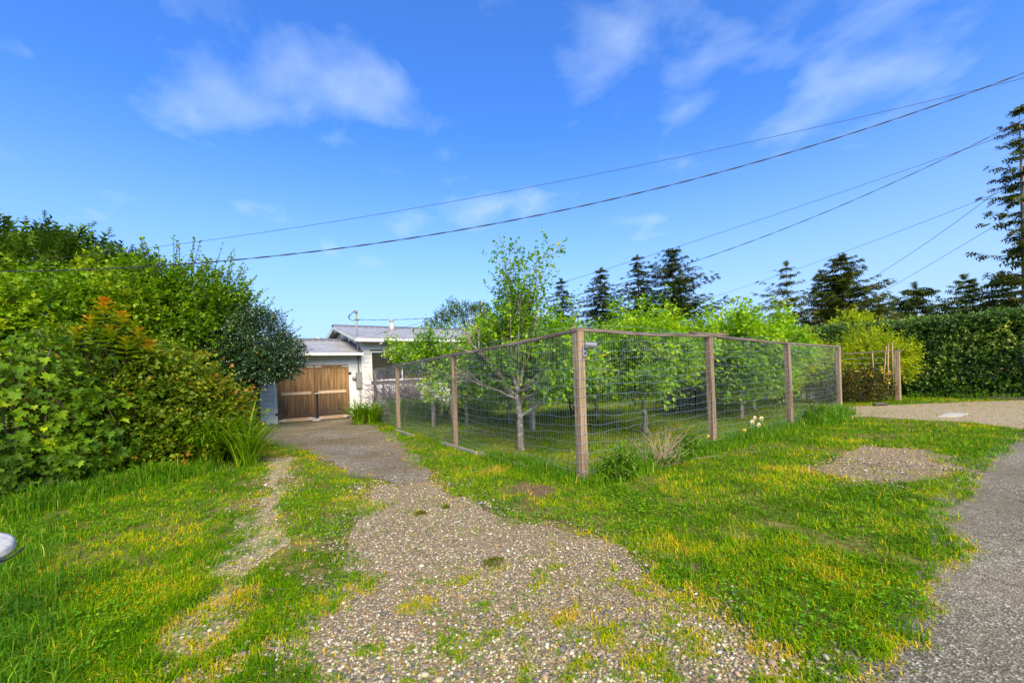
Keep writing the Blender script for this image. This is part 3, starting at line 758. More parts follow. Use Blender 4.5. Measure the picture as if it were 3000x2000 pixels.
    mb = MB(); mb.tube([(3.42, 19.9, 2.9), (3.42, 19.9, 3.27)], .1, 12); mb.tube([(3.42, 19.9, 3.27), (3.42, 19.9, 3.33)], .15, 12); part('roof_vent', mb, M['galv'], rf)
    mb = MB(); mb.box(.60, 4.37, 16.40, 16.49, 2.375, 2.465); part('gutter', mb, M['trim'], g)
    mb = MB(); mb.box(.62, 4.40, 16.49, Y, 2.385, 2.41); part('soffit', mb, M['trim'], g)
    mb = MB(); mb.beam((.64, 16.5, 2.42), (.64, 19.05, 3.09), .03, .12); mb.beam((.64, 21.6, 2.42), (.64, 19.05, 3.09), .03, .12); part('barge_board', mb, M['trim'], g)
build_garage()

def build_house():
    h = thing('house', 'long low white sided house with grey ribbed metal roof', 'house', (8, 18, 0))
    X0, X1, Y0, Y1 = 4.42, 12.3, 16.88, 23.1
    ez, rz, ry = 3.03, 3.86, 20.0
    mb = MB(); mb.box(X0, X1, Y0, Y0 + .12, 0, 3.0); mb.box(X0, X0 + .12, Y0 + .12, Y1, 0, 3.0); mb.box(X1 - .12, X1, Y0 + .12, Y1, 0, 3.0); mb.box(X0 + .12, X1 - .12, Y1 - .12, Y1, 0, 3.0)
    for x in (X0 + .002, X1 - .102):
        mb.add([(x, Y0, 3.0), (x, Y1, 3.0), (x, ry, 3.70), (x + .1, Y0, 3.0), (x + .1, Y1, 3.0), (x + .1, ry, 3.70)], [np.array([(0, 2, 1), (3, 4, 5)]), np.array([(0, 3, 5, 2), (2, 5, 4, 1)])])
    wall = part('wall', mb, M['lap_shade_core'], h)
    opens = [(4.74, 7.25, 1.38, 2.55), (8.7, 9.9, 1.15, 2.35), (10.5, 11.45, .08, 2.15)]
    z = .04
    while z < 2.95:
        z1 = min(z + .172, 3.0); x = X0 + .03
        cuts = sorted([(a, b) for a, b, c, d in opens if z1 > c - .02 and z < d + .02]) + [(X1, X1)]
        for a, b in cuts:
            if a - x > .03: board_front('siding_board', x, a, z, z1, Y0, M['siding'], wall)
            x = b
        z = z1
    z = .3
    while z < 2.95:                 # lapped boards on the gable end above the garage roof
        board_side('siding_board', Y0 + .01, Y1, z, min(z + .172, 3.0), X0, M['siding'], wall); z += .172
    for i in range(5):              # upright boards in the gable triangle
        a = Y0 + 1.2 + i * .82; b = a + .81
        ta, tb = [3.0 + .70 * (1 - abs(q - ry) / (ry - Y0)) - .02 for q in (a, b)]
        board_side('gable_board', a, b, 3.03, 3.1, X0, M['siding'], wall, ta, tb)
    mb = MB(); mb.box(X0 - .034, X0 + .06, Y0 - .036, Y0 + .03, .03, 2.96); part('corner_trim', mb, M['trim'], wall)
    for i, (a, b, c, d) in enumerate(opens):
        nm = 'window' if i < 2 else 'door'
        mb = MB(); t = .055
        for q in ((a, a + t, c, d), (b - t, b, c, d), (a + t, b - t, c, c + t), (a + t, b - t, d - t, d)): mb.box(q[0], q[1], Y0 - .045, Y0 + .03, q[2], q[3])
        w = part(nm, mb, M['trim'], h)
        if i < 2:
            mid = [(a + t, (a + b) / 2 - .02), ((a + b) / 2 + .02, b - t)]
            for p0, p1 in mid:
                mb = MB(); mb.box(p0, p1, Y0 - .014, Y0 - .006, c + t, d - t); part('pane', mb, M['glass'], w)
            mb = MB(); mb.box((a + b) / 2 - .02, (a + b) / 2 + .02, Y0 - .03, Y0 - .004, c + t, d - t); part('mullion', mb, M['trim'], w)
        else:
            mb = MB(); mb.box(a + t, b - t, Y0 - .02, Y0 - .004, c + t, d - t); part('door_panel', mb, M['trim'], w)
            for r_ in range(3):
                for c_ in range(3):
                    mb = MB(); xx = a + .16 + c_ * .225; zz_ = 1.15 + r_ * .28; mb.box(xx, xx + .19, Y0 - .026, Y0 - .021, zz_, zz_ + .24); part('pane', mb, M['glass'], w)
    rf = bpy.data.objects.new('roof', None); C.objects.link(rf); rf.parent = h
    roof_slope(rf, 4.05, 12.75, 16.28, ez, ry, rz, .29)
    roof_slope(rf, 4.05, 12.75, 23.72, ez, ry, rz, .29)
    mb = MB(); mb.add([(x, y, z) for x in (4.03, 12.77) for y, z in ((19.78, rz - .035), (19.79, rz + .005), (20, rz + .065), (20.21, rz + .005), (20.22, rz - .035))], [np.array([(0, 5, 6, 1), (1, 6, 7, 2), (2, 7, 8, 3), (3, 8, 9, 4)])]); part('ridge_cap', mb, M['roof_cap'], rf)
    mb = MB(); mb.tube([(6.35, 19, 3.55), (6.35, 19, 3.80), (6.35, 19, 3.86), (6.35, 19, 3.97), (6.35, 19, 4.02)], [.115, .115, .10, .06, .06], 12); mb.tube([(6.35, 19, 4.02), (6.35, 19, 4.12)], [.10, .10], 12); part('flue', mb, M['galv'], rf, True)
    for x in (4.07, 12.73):
        mb = MB(); mb.beam((x, 16.28, ez - .08), (x, ry, rz - .085), .035, .14); mb.beam((x, 23.72, ez - .08), (x, ry, rz - .085), .035, .14); part('barge_board', mb, M['trim'], rf)
    mb = MB(); mb.box(4.10, 12.7, 16.29, 16.33, ez - .15, ez - .02); part('fascia', mb, M['trim'], h)
    mb = MB(); mb.box(5.1, 12.72, 16.19, 16.285, ez - .12, ez - .03); part('gutter', mb, M['trim'], h)
    mb = MB(); mb.box(4.1, 12.7, 16.33, Y0, ez - .13, ez - .10); part('soffit', mb, M['trim'], h)
    mb = MB()
    for yy in (17.5, 18.7, 20.0, 21.3, 22.5):
        zz_ = 3.0 + .70 * (1 - abs(yy - ry) / (ry - Y0)) - .03; mb.box(4.10, X0, yy - .04, yy + .04, zz_ - .10, zz_)
    part('lookout', mb, M['trim'], h)
build_house()

def build_service():
    e = thing('electric_service', 'grey conduit mast with weatherhead and meter box beside garage door', 'electric mast', (4.25, 16.9, 0))
    mx, my = 4.21, 16.60
    mb = MB(); mb.tube([(mx, my, 2.5), (mx, my, 3.98)], .03, 8); part('mast', mb, M['meter_grey'], e, True)
    mb = MB(); mb.tube([(mx, my, 3.95), (mx - .01, my, 4.04), (mx - .06, my, 4.06), (mx - .11, my, 4.0)], [.045, .06, .055, .03], 8); part('weatherhead', mb, M['meter_grey'], e, True)
    mb = MB(); mb.box(mx - .09, mx + .09, my - .03, my + .03, 3.70, 3.73); part('insulator_clamp', mb, M['metal_dark'], e)
    for off in (0, .02, .04):
        mb = MB(); t = np.linspace(0, 1, 14); a = t * math.pi
        mb.tube(np.stack([mx - .10 - (.20 - off) * np.sin(a), my + off * t, 4.0 - .32 * t - .08 * np.sin(a) * t], 1), .008, 5); part('drip_loop', mb, M['cable'], e, True)
    mb = MB(); mb.tube([(4.30, 16.93, 1.75), (4.30, 16.93, 2.38)], .028, 8); part('conduit', mb, M['meter_grey'], e, True)
    mb = MB(); mb.box(4.19, 4.41, 16.84, 16.95, 1.14, 1.75); part('meter_box', mb, M['meter_grey'], e)
    mb = MB(); mb.lathe([(.075, 0), (.075, .05), (.06, .10), (.02, .115)], 14, (4.12, 16.95, 1.52), (0, -1, 0)); part('meter_dial', mb, M['cam_grey'], e, True)
    mb = MB(); mb.tube([(4.33, 16.92, 0), (4.33, 16.92, 1.14)], .024, 8); part('conduit', mb, M['meter_grey'], e, True)
build_service()

# ------------------------------------------------------------------ wire fence
def build_fence():
    f = thing('garden_fence', 'wooden post and rail fence with wire mesh round the orchard', 'fence', (3.98, 4.28, 0))
    L = [(3.98, 4.28, 2.03), (3.97, 8.12, 1.91), (4.2, 12.3, 1.83), (4.62, 15.9, 1.80)]
    Rr = [(3.98, 4.28, 2.03), (7.52, 4.52, 2.05), (10.85, 4.62, 1.95), (15.3, 5.15, 1.95)]
    posts = [(p, .118 if i == 0 else .10) for i, p in enumerate(L)] + [(p, .112) for p in Rr[1:]]
    for (x, y, h), w in posts:
        mb = MB(); r_ = random.random
        jx, jy = random.uniform(-.03, .03), random.uniform(-.03, .03)
        zz_ = [-.25, .5, 1.1, h]; V = []; c = w / 2; b = .008
        for i, z in enumerate(zz_):
            ox, oy = jx * i / 3, jy * i / 3
            V += [(x + ox + px, y + oy + py, z) for px, py in ((-c + b, -c), (c - b, -c), (c, -c + b), (c, c - b), (c - b, c), (-c + b, c), (-c, c - b), (-c, -c + b))]
        F = [(i * 8 + j, i * 8 + (j + 1) % 8, i * 8 + 8 + (j + 1) % 8, i * 8 + 8 + j) for i in range(3) for j in range(8)]
        mb.add(V, [np.array(F), np.array([list(range(24, 32))])]); part('post', mb, M['post_wood'], f)
    def rail(a, b, m, lift=.0, w=.09, hh=.042):
        mb = MB(); a = (a[0], a[1], a[2] + .021 + lift); b = (b[0], b[1], b[2] + .021 + lift)
        P = np.array(a) + (np.array(b) - np.array(a)) * np.linspace(0, 1, 7)[:, None]; P[1:-1, 2] -= .018 * np.sin(np.linspace(0, math.pi, 7))[1:-1]; P[1:-1] += np.random.default_rng(int(a[0] * 100)).normal(0, .006, (5, 3))
        for i in range(6): pass
        t = unit(P[-1] - P[0]); sd = unit(np.cross(t, [0, 0, 1.])); u = np.cross(sd, t)
        V = np.concatenate([[p + sd * i * w / 2 + u * j * hh / 2 for i, j in ((-1, -1), (1, -1), (1, 1), (-1, 1))] for p in P])
        F = [(4 * i + j, 4 * i + (j + 1) % 4, 4 * i + 4 + (j + 1) % 4, 4 * i + 4 + j) for i in range(6) for j in range(4)]
        mb.add(V, [np.array(F), np.array([(3, 2, 1, 0), (24, 25, 26, 27)])]); part('rail', mb, M[m], f)
    for i in range(3): rail((L[i][0], L[i][1] - (.05 if i else -.06), L[i][2]), (L[i + 1][0], L[i + 1][1] - .052, L[i + 1][2]), 'rail_wood_y')
    rail((3.91, 4.27, 2.031), (7.56, 4.52, 2.052), 'rail_wood_x'); rail((6.85, 4.475, 2.047), (8.15, 4.545, 2.052), 'rail_wood_x', .044, .085, .036)
    rail((7.57, 4.525, 2.05), (10.88, 4.62, 1.95), 'rail_wood_x'); rail((10.90, 4.625, 1.95), (15.40, 5.16, 1.95), 'rail_wood_x')
    def mesh_bay(a, b, out, top0, top1, seed):
        r = np.random.default_rng(seed); a, b = np.array(a, float), np.array(b, float); out = np.array(out, float)
        Lg = np.linalg.norm(b - a); mb = MB(); mv = MB()
        ns = int(Lg / .1); t = np.linspace(0, 1, ns + 1)
        belly = lambda tt, z: out[None] * (.065 + .03 * np.sin(tt * math.pi) * np.sin(z * 1.6) + .012 * np.sin(tt * 17 + z * 5))[:, None]
        zs = np.concatenate([[.03], np.cumsum(np.full(16, .125)) + .03])
        for zi in zs:
            tp = top0 + (top1 - top0) * t
            if zi > max(top0, top1) + .02: continue
            sag = (.04 + .03 * r.normal()) * np.sin(t * math.pi) * (zi < 1.7) + .02 * np.sin(t * 9 + r.random() * 6)
            z = zi - sag + .008 * np.sin(t * 40 + r.random() * 6) + r.normal(0, .003, len(t)) + (.0 if zi < 1.95 else .03)
            P = np.stack([a[0] + (b[0] - a[0]) * t, a[1] + (b[1] - a[1]) * t, z], 1); P[:, :2] += belly(t, zi)
            mb.tube(P, .0022, 4, r.random(), False)
        part('wire_strand_set', mb, M['wire'], f, True, 'stuff')
        for tt in np.arange(0, 1, .05 / Lg):
            z = np.linspace(.03, top0 + (top1 - top0) * tt + .035, 6); T = np.full(6, tt + r.normal(0, .002)/Lg)
            P = np.stack([a[0] + (b[0] - a[0]) * T, a[1] + (b[1] - a[1]) * T, z], 1); bl = np.concatenate([belly(T[i:i + 1], z[i]) for i in range(6)]); P[:, :2] += bl + r.normal(0, .004, (6, 2))
            mv.tube(P, .0011, 3, r.random(), False)
        part('wire_mesh', mv, M['wire'], f, True, 'stuff')
    for i in range(3):
        p, q = L[i], L[i + 1]; mesh_bay(p[:2], q[:2], (-1, 0), p[2], q[2], 10 + i)
    for i in range(3):
        p, q = Rr[i], Rr[i + 1]; mesh_bay(p[:2], q[:2], (0.05, -1), p[2], q[2], 20 + i)
    mb = MB()       # mesh wrapped round the corner post
    for zi in np.arange(.155, 2.0, .125): mb.tube([(3.91, 4.36, zi), (3.905, 4.22, zi - .004), (3.93, 4.205, zi), (4.06, 4.212, zi)], .0024, 4, .4, False)
    for x, y in ((3.907, 4.30), (3.908, 4.25), (3.94, 4.207), (3.99, 4.208)): mb.tube([(x, y, .03), (x, y, 2.05)], .0014, 3, .4, False)
    part('corner_wrap', mb, M['wire'], f, True, 'stuff')
    mb = MB(); t = np.linspace(0, 1, 20)     # loose top wire bowing up over the corner
    mb.tube(np.stack([3.91 + 0 * t, 4.25 + 2.6 * t, 2.09 + .06 * np.sin(t * 3.1) - .12 * t], 1), .002, 4); mb.tube(np.stack([3.91 + 2.6 * t, 4.21 + .15 * t, 2.09 + .05 * np.sin(t * 3.1) - .02 * t], 1), .002, 4)
    part('loose_wire', mb, M['wire'], f, True)
build_fence()

def build_camera_unit():
    c = thing('security_camera', 'pale grey bullet security camera fixed to fence corner post', 'camera', (4.03, 4.21, 1.80))
    mb = MB(); mb.box(3.985, 4.05, 4.188, 4.216, 1.69, 1.83); part('wall_bracket', mb, M['cam_grey'], c)
    mb = MB(); mb.box(4.005, 4.03, 4.184, 4.188, 1.715, 1.75); part('cable_port', mb, M['black_glass'], c)
    mb = MB(); mb.tube([(4.02, 4.19, 1.80), (4.03, 4.15, 1.82), (4.05, 4.12, 1.83)], [.026, .02, .02], 10); part('arm', mb, M['cam_grey'], c, True)
    ax = Vector((.42, -.88, -.12)); p0 = Vector((4.035, 4.175, 1.838))
    mb = MB(); mb.lathe([(.02, 0), (.034, .012), (.036, .05), (.036, .125), (.032, .13), (.028, .112)], 16, p0, ax); part('barrel', mb, M['cam_grey'], c, True)
    mb = MB(); mb.lathe([(.027, 0), (.027, .004)], 16, p0 + ax.normalized() * .113, ax); part('lens', mb, M['black_glass'], c, True)
    q = ax.normalized(); s_ = Vector((-q.y, q.x, 0)).normalized(); u = s_.cross(q) * -1
    mb = MB(); V = []
    for a in (.0, .16):
        for k_ in range(7):
            an = math.pi * (k_ / 6) ; V.append(p0 + q * a + s_ * (math.cos(an) * .042) + Vector((0, 0, 1)) * (math.sin(an) * .042 + .004))
    mb.add([tuple(v) for v in V], [np.array([(i, i + 1, i + 8, i + 7) for i in range(6)])]); part('sun_hood', mb, M['cam_grey'], c, True)
build_camera_unit()

# ------------------------------------------------------------------ overhead lines
def wire_line(label, a, b, sag, r, mat='cable', ext=.25, twist=0, n=80):
    a, b = np.array(a, float), np.array(b, float); t = np.linspace(-ext[0] if isinstance(ext, tuple) else -ext, 1 + (ext[1] if isinstance(ext, tuple) else ext), n)
    P = a + (b - a) * t[:, None]; P[:, 2] -= 4 * sag * t * (1 - t)
    mb = MB(); mb.tube(P, r, 5, .5)
    if twist:
        tt = np.linspace(t[0], t[-1], 400); Q = a + (b - a) * tt[:, None]; Q[:, 2] -= 4 * sag * tt * (1 - tt)
        for ph in (0, 3.14):
            W = Q.copy(); W[:, 2] += twist * np.sin(tt * 130 + ph); W[:, 0] += twist * np.cos(tt * 130 + ph); mb.tube(W, r * .8, 4, .5)
    o = mb.build('overhead_cable', M[mat], None, True); return tag(o, label, 'cable')
wire_line('thin overhead line above a thicker twisted cable over the drive', (-5.13, 17.94, 5.09), (12.59, 1.16, 6.69), .46, .005, 'cable', .3)
wire_line('thick twisted black overhead cable sagging over the drive', (-3.43, 11.96, 3.74), (12.59, 1.16, 6.79), .9, .0065, 'cable', .25, .008)
wire_line('service cable running from the conduit mast over the apple tree', (4.21, 16.5, 3.72), (15.71, 1.47, 7.02), 1.3, .0065, 'cable', (0, .25), .006)
wire_line('thin phone line dropping to the house roof edge', (4.95, 16.95, 3.2), (15.7, 1.47, 6.81), .25, .006, 'cable', (0, .25))
wire_line('high thin line passing behind the flat topped conifer', (37.24, 23.13, 7.69), (29.78, 4.03, 8.92), .22, .010, 'cable', (.3, .5))
wire_line('line sagging past the bushy twin topped conifer', (40.47, 18.54, 5.42), (26.61, 3.76, 7.91), .88, .010, 'cable', (.1, .3))
wire_line('lowest line slanting down to the clipped hedge top', (42.29, 14.9, 4.86), (29.53, 4.21, 7.2), .08, .010, 'cable', (.1, .4))

# ------------------------------------------------------------------ plant builders
def blob_points(blobs, n, shell, lump, seed, p=2.0, zmin=.03):
    r = np.random.default_rng(seed); B = np.array(blobs, float); c, rad = B[:, :3], B[:, 3:6]
    wgt = (rad[:, 0] * rad[:, 1] + rad[:, 1] * rad[:, 2] + rad[:, 0] * rad[:, 2]); wgt /= wgt.sum()
    out_p, out_n = [], []; tot = 0
    while tot < n:
        k = int(n * 1.6) + 50; bi = r.choice(len(B), k, p=wgt)
        d = unit(r.normal(size=(k, 3)))
        if p != 2.0: d = d / (np.sum(np.abs(d) ** p, 1) ** (1 / p))[:, None]
        lum = 1 + lump * (np.sin(d[:, 0] * 5 + bi * 2.1 + 1) * np.sin(d[:, 1] * 5.7 + bi) + .7 * np.sin(d[:, 2] * 9 + d[:, 0] * 7 + bi) * np.sin(d[:, 1] * 11 + 2))
        rr = lum * (1 - shell * r.random(k) ** 1.3)
        P = c[bi] + d * rad[bi] * rr[:, None]
        N = unit(d / rad[bi])
        ok = P[:, 2] > zmin
        for j in range(len(B)):
            q = (P - c[j]) / rad[j]; e = np.sum(np.abs(q) ** p, 1) ** (1 / p)
            ok &= ~((e < 1 - shell * 1.1 - lump) & (bi != j))
        out_p.append(P[ok]); out_n.append(N[ok]); tot += ok.sum()
    return np.concatenate(out_p)[:n], np.concatenate(out_n)[:n]
def clump_tone(P, f, seed, base=.42, amp=.9):
    return base + amp * (fbm(P[:, 0] + P[:, 2] * .7, P[:, 1] + P[:, 2] * .9, f, seed, 3) - .5)
def foliage(blobs, n, L, k, size, width, tmpl, seed, shell=.4, lump=.12, droop=.25, out=.8, up=.35, tn=.42, amp=.9, cf=1.6, p=2.0, tvar=.25, zmin=.05, mb=None, spread=1.0):
    r = np.random.default_rng(seed)
    P, N = blob_points(blobs, n, shell, lump, seed, p, zmin)
    D_ = N * out + np.array([0, 0, up]) + r.normal(0, .45, P.shape)
    mb = mb or MB()
    sprigs(mb, P - unit(D_) * (np.broadcast_to(L, (len(P),)) * .4)[:, None], D_, L * (.6 + .8 * r.random(len(P))), k, size, width, tmpl, clump_tone(P, cf, seed, tn, amp), droop, spread, tvar, r=r)
    return mb
def shrub(name, label, cat, base, blobs, mat, n, L, k, size, width, tmpl, seed, stems=5, group=None, stem_mat='bark_dark', crown='foliage', **kw):
    t = thing(name, label, cat, base, group)
    mb = foliage(blobs, n, L, k, size, width, tmpl, seed, **kw)
    part(crown, mb, M[mat], t, False, 'stuff')
    r = np.random.default_rng(seed + 5); ms = MB()
    for i in range(stems):
        b = blobs[i % len(blobs)]; e = np.array(b[:3]) + r.normal(0, .35, 3) * np.array(b[3:6]); s0 = np.array(base) + np.array([r.normal(0, .08), r.normal(0, .08), -.05])
        s0[:2] = s0[:2] * .45 + e[:2] * .55 if len(blobs) > 2 and stems > 5 else s0[:2]
        tt = np.linspace(0, 1, 7)[:, None]; P = s0 + (e - s0) * tt; P[1:-1] += r.normal(0, .04, (5, 3)); rr = .02 + .012 * np.linalg.norm(e - s0)
        ms.tube(P, np.linspace(rr, rr * .35, 7), 6)
    part('stem', ms, M[stem_mat], t, True, 'stuff')
    return t

def grow(ms, tips, p, d, L, r, lev, rg, up=.25, ang=.75, kids=(3, 4), wob=.12, minr=.003):
    n = 6 if lev else 4; P = [np.array(p, float)]; d = unit(np.array(d, float))
    for i in range(n):
        d = unit(d + rg.normal(0, wob, 3) + np.array([0, 0, up * .2])); P.append(P[-1] + d * L / n)
    P = np.array(P); ms.tube(P, np.linspace(r, max(minr, r * .5), n + 1), 6 if r > .014 else (4 if r > .007 else 3), .5, r > .014)
    if lev == 0: tips.append(P); return
    for i in range(rg.integers(*kids) if kids[1] > kids[0] else kids[0]):
        s = .35 + .65 * (i + rg.random()) / kids[1]; j = min(n - 1, int(s * n)); q = P[j] + (P[j + 1] - P[j]) * (s * n - j)
        a = rg.random() * 6.28; pd = unit(P[j + 1] - P[j]); ref = np.array([0, 0, 1.]) if abs(pd[2]) < .8 else np.array([1., 0, 0]); A = unit(np.cross(pd, ref)); B_ = np.cross(pd, A)
        dd = pd * math.cos(ang) + (A * math.cos(a) + B_ * math.sin(a)) * math.sin(ang)
        grow(ms, tips, q, dd, L * rg.uniform(.5, .75), r * .55, lev - 1, rg, up, ang, kids, wob, minr)
    tips.append(P[1:])
def tip_leaves(mb, tips, per, L, k, size, width, tmpl, rg, base=.45, amp=.8, droop=.25, cf=1.4, tvar=.25, jit=.05, spread=1.0):
    Cc, Dd = [], []
    for P in tips:
        for _ in range(per):
            i = rg.integers(0, len(P) - 1); f = rg.random(); q = P[i] + (P[i + 1] - P[i]) * f
            Cc.append(q + rg.normal(0, jit, 3)); Dd.append(unit(P[i + 1] - P[i]) + rg.normal(0, .7, 3))
    Cc, Dd = np.array(Cc), np.array(Dd); keep = Cc[:, 0] > 4.16; Cc, Dd = Cc[keep], Dd[keep]
    sprigs(mb, Cc, Dd, L, k, size, width, tmpl, clump_tone(Cc, cf, 3, base, amp), droop, spread, tvar, r=rg)

# ------------------------------------------------------------------ left hedge: ivy bank, brambles, trees
def build_ivy():
    blobs = [(-2.5, 9.05, .95, 1.15, .95, 1.42), (-3.5, 8.6, 1.1, 1.2, 1.05, 1.35), (-1.75, 9.25, .65, .85, .75, .95), (-4.7, 8.0, 1.0, 1.3, 1.2, 1.4), (-1.95, 8.95, .35, .8, .65, .6), (-2.95, 8.25, .45, .95, .6, .6), (-2.2, 8.5, .35, .7, .5, .5), (-3.9, 7.6, .5, .9, .7, .65)]
    t = thing('ivy_bank', 'tall bank of large leaved ivy at the lawn edge', 'ivy', (-2.6, 9, 0))
    r = np.random.default_rng(77)
    P, N = blob_points(blobs, 11500, .34, .2, 77)
    tt = N * .35 + np.array([0, 0, -.75]) + r.normal(0, .38, P.shape); nr = N * 1.0 + np.array([0, 0, .55]) + r.normal(0, .28, P.shape)
    size = .045 + .10 * r.random(len(P)) ** 2.2; tone = np.clip(clump_tone(P, 1.5, 4, .34, 1.3) + r.normal(0, .2, len(P)), 0, 1)
    dd = np.linalg.norm(P - np.array([0, 0, CAM_H]), axis=1)
    # leaves that face the drive and show largest are single leaves, the rest one mass
    facing = np.sum(N * unit(np.array([0, 0, CAM_H]) - P), 1) > .25
    depth = P @ np.array([syw, cyw, 0]); lat = P @ np.array([cyw, -syw, 0]); vis = facing & (np.abs(lat) < 1.22 * depth)
    surf = np.argsort(-(size / dd) * vis)[:280]
    rest = np.ones(len(P), bool); rest[surf] = False
    mb = MB(); leaves(mb, P[rest], tt[rest], nr[rest], size[rest], 1.0, T_IVY, tone[rest]); part('foliage', mb, M['ivy'], t, False, 'stuff')
    pool = []
    for j in range(10):
        mb = MB(); V, F = T_IVY; V = V.copy(); V[:, 2] *= r.uniform(.5, 2.2); V[:, 0] *= r.uniform(.9, 1.1); mb.add(V, F, .12 + .085 * j); pool.append(mb.mesh('leaf', M['ivy']))
    for q in surf:
        a = unit(tt[q]); b = unit(np.cross(a, nr[q])); n_ = np.cross(b, a)
        o = link('leaf', pool[int(np.clip((tone[q] - .12) / .085, 0, 9))], t)
        m = Matrix(((b[0], a[0], n_[0], P[q][0] + 2.6), (b[1], a[1], n_[1], P[q][1] - 9), (b[2], a[2], n_[2], P[q][2]), (0, 0, 0, 1)))
        o.matrix_local = m @ Matrix.Scale(size[q], 4)
    ms = MB()
    for i in range(14):
        b = blobs[i % 4]; x, y = b[0] + r.normal(0, .4), b[1] + r.normal(0, .25); zt = b[2] + b[5] * .8
        Q = np.stack([x + np.cumsum(r.normal(0, .06, 9)), y + np.cumsum(r.normal(0, .05, 9)), np.linspace(-.05, zt, 9)], 1); ms.tube(Q, np.linspace(.025, .01, 9), 5)
    part('stem', ms, M['bark_dark'], t, True)
build_ivy()
shrub('bramble_thicket', 'reddish green bramble thicket between ivy and drooping grass clump', 'bramble', (-.9, 10.2, 0),
      [(-1.05, 10.1, 1.1, 1.1, .85, 1.2), (-.35, 10.25, .85, .85, .7, .85), (.0, 10.7, .55, .55, .6, .65), (-1.9, 10.1, 1.5, .95, .75, 1.0), (-.9, 9.55, .55, .8, .6, .65)],
      'bramble', 4800, .26, 7, .072, .85, T_DIAMOND, 31, 9, stem_mat='twig', tn=.34, amp=1.2, droop=.25, shell=.45, lump=.22, tvar=.35)
def build_orange():
    t = thing('orange_tipped_shrub', 'shrub with orange red young leaves rising above the brambles', 'shrub', (-1.55, 9.8, 0))
    r = np.random.default_rng(9); mb = MB(); ms = MB()
    tops = [(-1.64, 9.75, 2.92, .95), (-1.42, 9.7, 2.7, .8), (-1.8, 9.72, 2.6, .75), (-1.2, 9.65, 2.42, .7), (-1.05, 9.6, 2.2, .8), (-1.55, 9.6, 2.45, .6), (-.95, 9.72, 2.05, .6), (-1.95, 9.6, 2.4, .55), (-1.35, 9.55, 2.25, .55)]
    for x, y, z, tone in tops:
        b = np.array([-1.5 + r.normal(0, .1), 9.85, 0]); e = np.array([x, y, z]); tt = np.linspace(0, 1, 7)[:, None]; P = b + (e - b) * tt; ms.tube(P, np.linspace(.02, .006, 7), 5)
        for lev in range(5):
            k = 8; a = np.arange(k) * 2.4 + r.random(); el = .9 - .45 * lev * .5 + r.normal(0, .1, k)
            q = e - np.array([0, 0, .07 * lev]); d = np.stack([np.cos(a) * np.cos(el), np.sin(a) * np.cos(el), np.sin(el)], 1)
            leaves(mb, np.repeat(q[None], k, 0), d, np.tile([0, 0, 1.], (k, 1)) + r.normal(0, .2, (k, 3)), .13 + .035 * lev + .03 * r.random(k), .34, T_OVAL, np.clip(tone - .2 * lev + r.normal(0, .08, k), 0, 1))
    part('foliage', mb, M['orange_leaf'], t, False, 'stuff'); part('stem', ms, M['bark_dark'], t, True)
build_orange()

def blob_tree(name, label, base, trunk_r, blobs, mat, n, L, k, size, width, tmpl, seed, bark='bark_dark', shoots=0, group=None, shoot_L=.8, **kw):
    t = thing(name, label, 'tree', base, group)
    mb = foliage(blobs, n, L, k, size, width, tmpl, seed, **kw); r = np.random.default_rng(seed + 9)
    ms = MB(); b0 = np.array(base, float); b0[2] = -.1
    big = max(blobs, key=lambda q: q[5] * q[3]); fork = b0 + (np.array(big[:3]) - b0) * .45
    tt = np.linspace(0, 1, 8)[:, None]; P = b0 + (fork - b0) * tt; P[1:-1, :2] += r.normal(0, trunk_r * .3, (6, 2)); ms.tube(P, np.linspace(trunk_r * 1.15, trunk_r * .8, 8), 9)
    for b in blobs:
        for _ in range(3):
            e = np.array(b[:3]) + unit(r.normal(size=3)) * np.array(b[3:6]) * .7; Q = fork + (e - fork) * tt; Q[1:-1] += r.normal(0, .07, (6, 3)); ms.tube(Q, np.linspace(trunk_r * .5, trunk_r * .12, 8), 6)
    if shoots:
        S, N = blob_points(blobs, shoots, .05, .05, seed + 3); up = N[:, 2] > -.05; S, N = S[up], N[up]
        D_ = unit(N * .8 + np.array([0, 0, .55]) + r.normal(0, .2, S.shape)); Ls = shoot_L * (.5 + .8 * r.random(len(S)))
        for s_, d_, l_ in zip(S, D_, Ls): ms.tube([s_ - d_ * .25, s_ + d_ * l_ * .5, s_ + d_ * l_], [.009, .006, .003], 4)
        sprigs(mb, S, D_, Ls, 16, size * .95, width, tmpl, clump_tone(S, 1.5, seed, .5, .7), .15, 1.0, .25, r=r)
    part('crown', mb, M[mat], t, False, 'stuff'); part('trunk', ms, M[bark], t, True)
    return t
blob_tree('deciduous_tree', 'broad light green leafy tree in front of the dark cypress', (-2.9, 16.2, 0), .12,
          [(-4.0, 15.7, 3.0, 2.0, 1.4, 1.5), (-2.3, 16.3, 3.5, 1.8, 1.4, 1.6), (-3.1, 15.2, 1.8, 2.1, 1.1, 1.3), (-5.6, 15.1, 2.8, 1.7, 1.4, 1.5)], 'maple', 6000, .36, 8, .11, .78, T_DIAMOND, 41, shoots=60, tn=.60, amp=1.2, droop=.3, lump=.2, shell=.45)
blob_tree('deciduous_tree', 'twiggy green tree with upright shoots beside the glossy dark tree', (-.6, 16.3, 0), .11,
          [(-.9, 16.3, 3.55, 1.5, 1.3, 1.65), (-.05, 15.9, 3.2, 1.15, 1.1, 1.45), (-.8, 15.6, 1.9, 1.6, 1.0, 1.4)], 'maple', 5200, .34, 8, .10, .76, T_DIAMOND, 42, shoots=170, shoot_L=.85, tn=.36, amp=1.1, droop=.3, lump=.2, shell=.45)
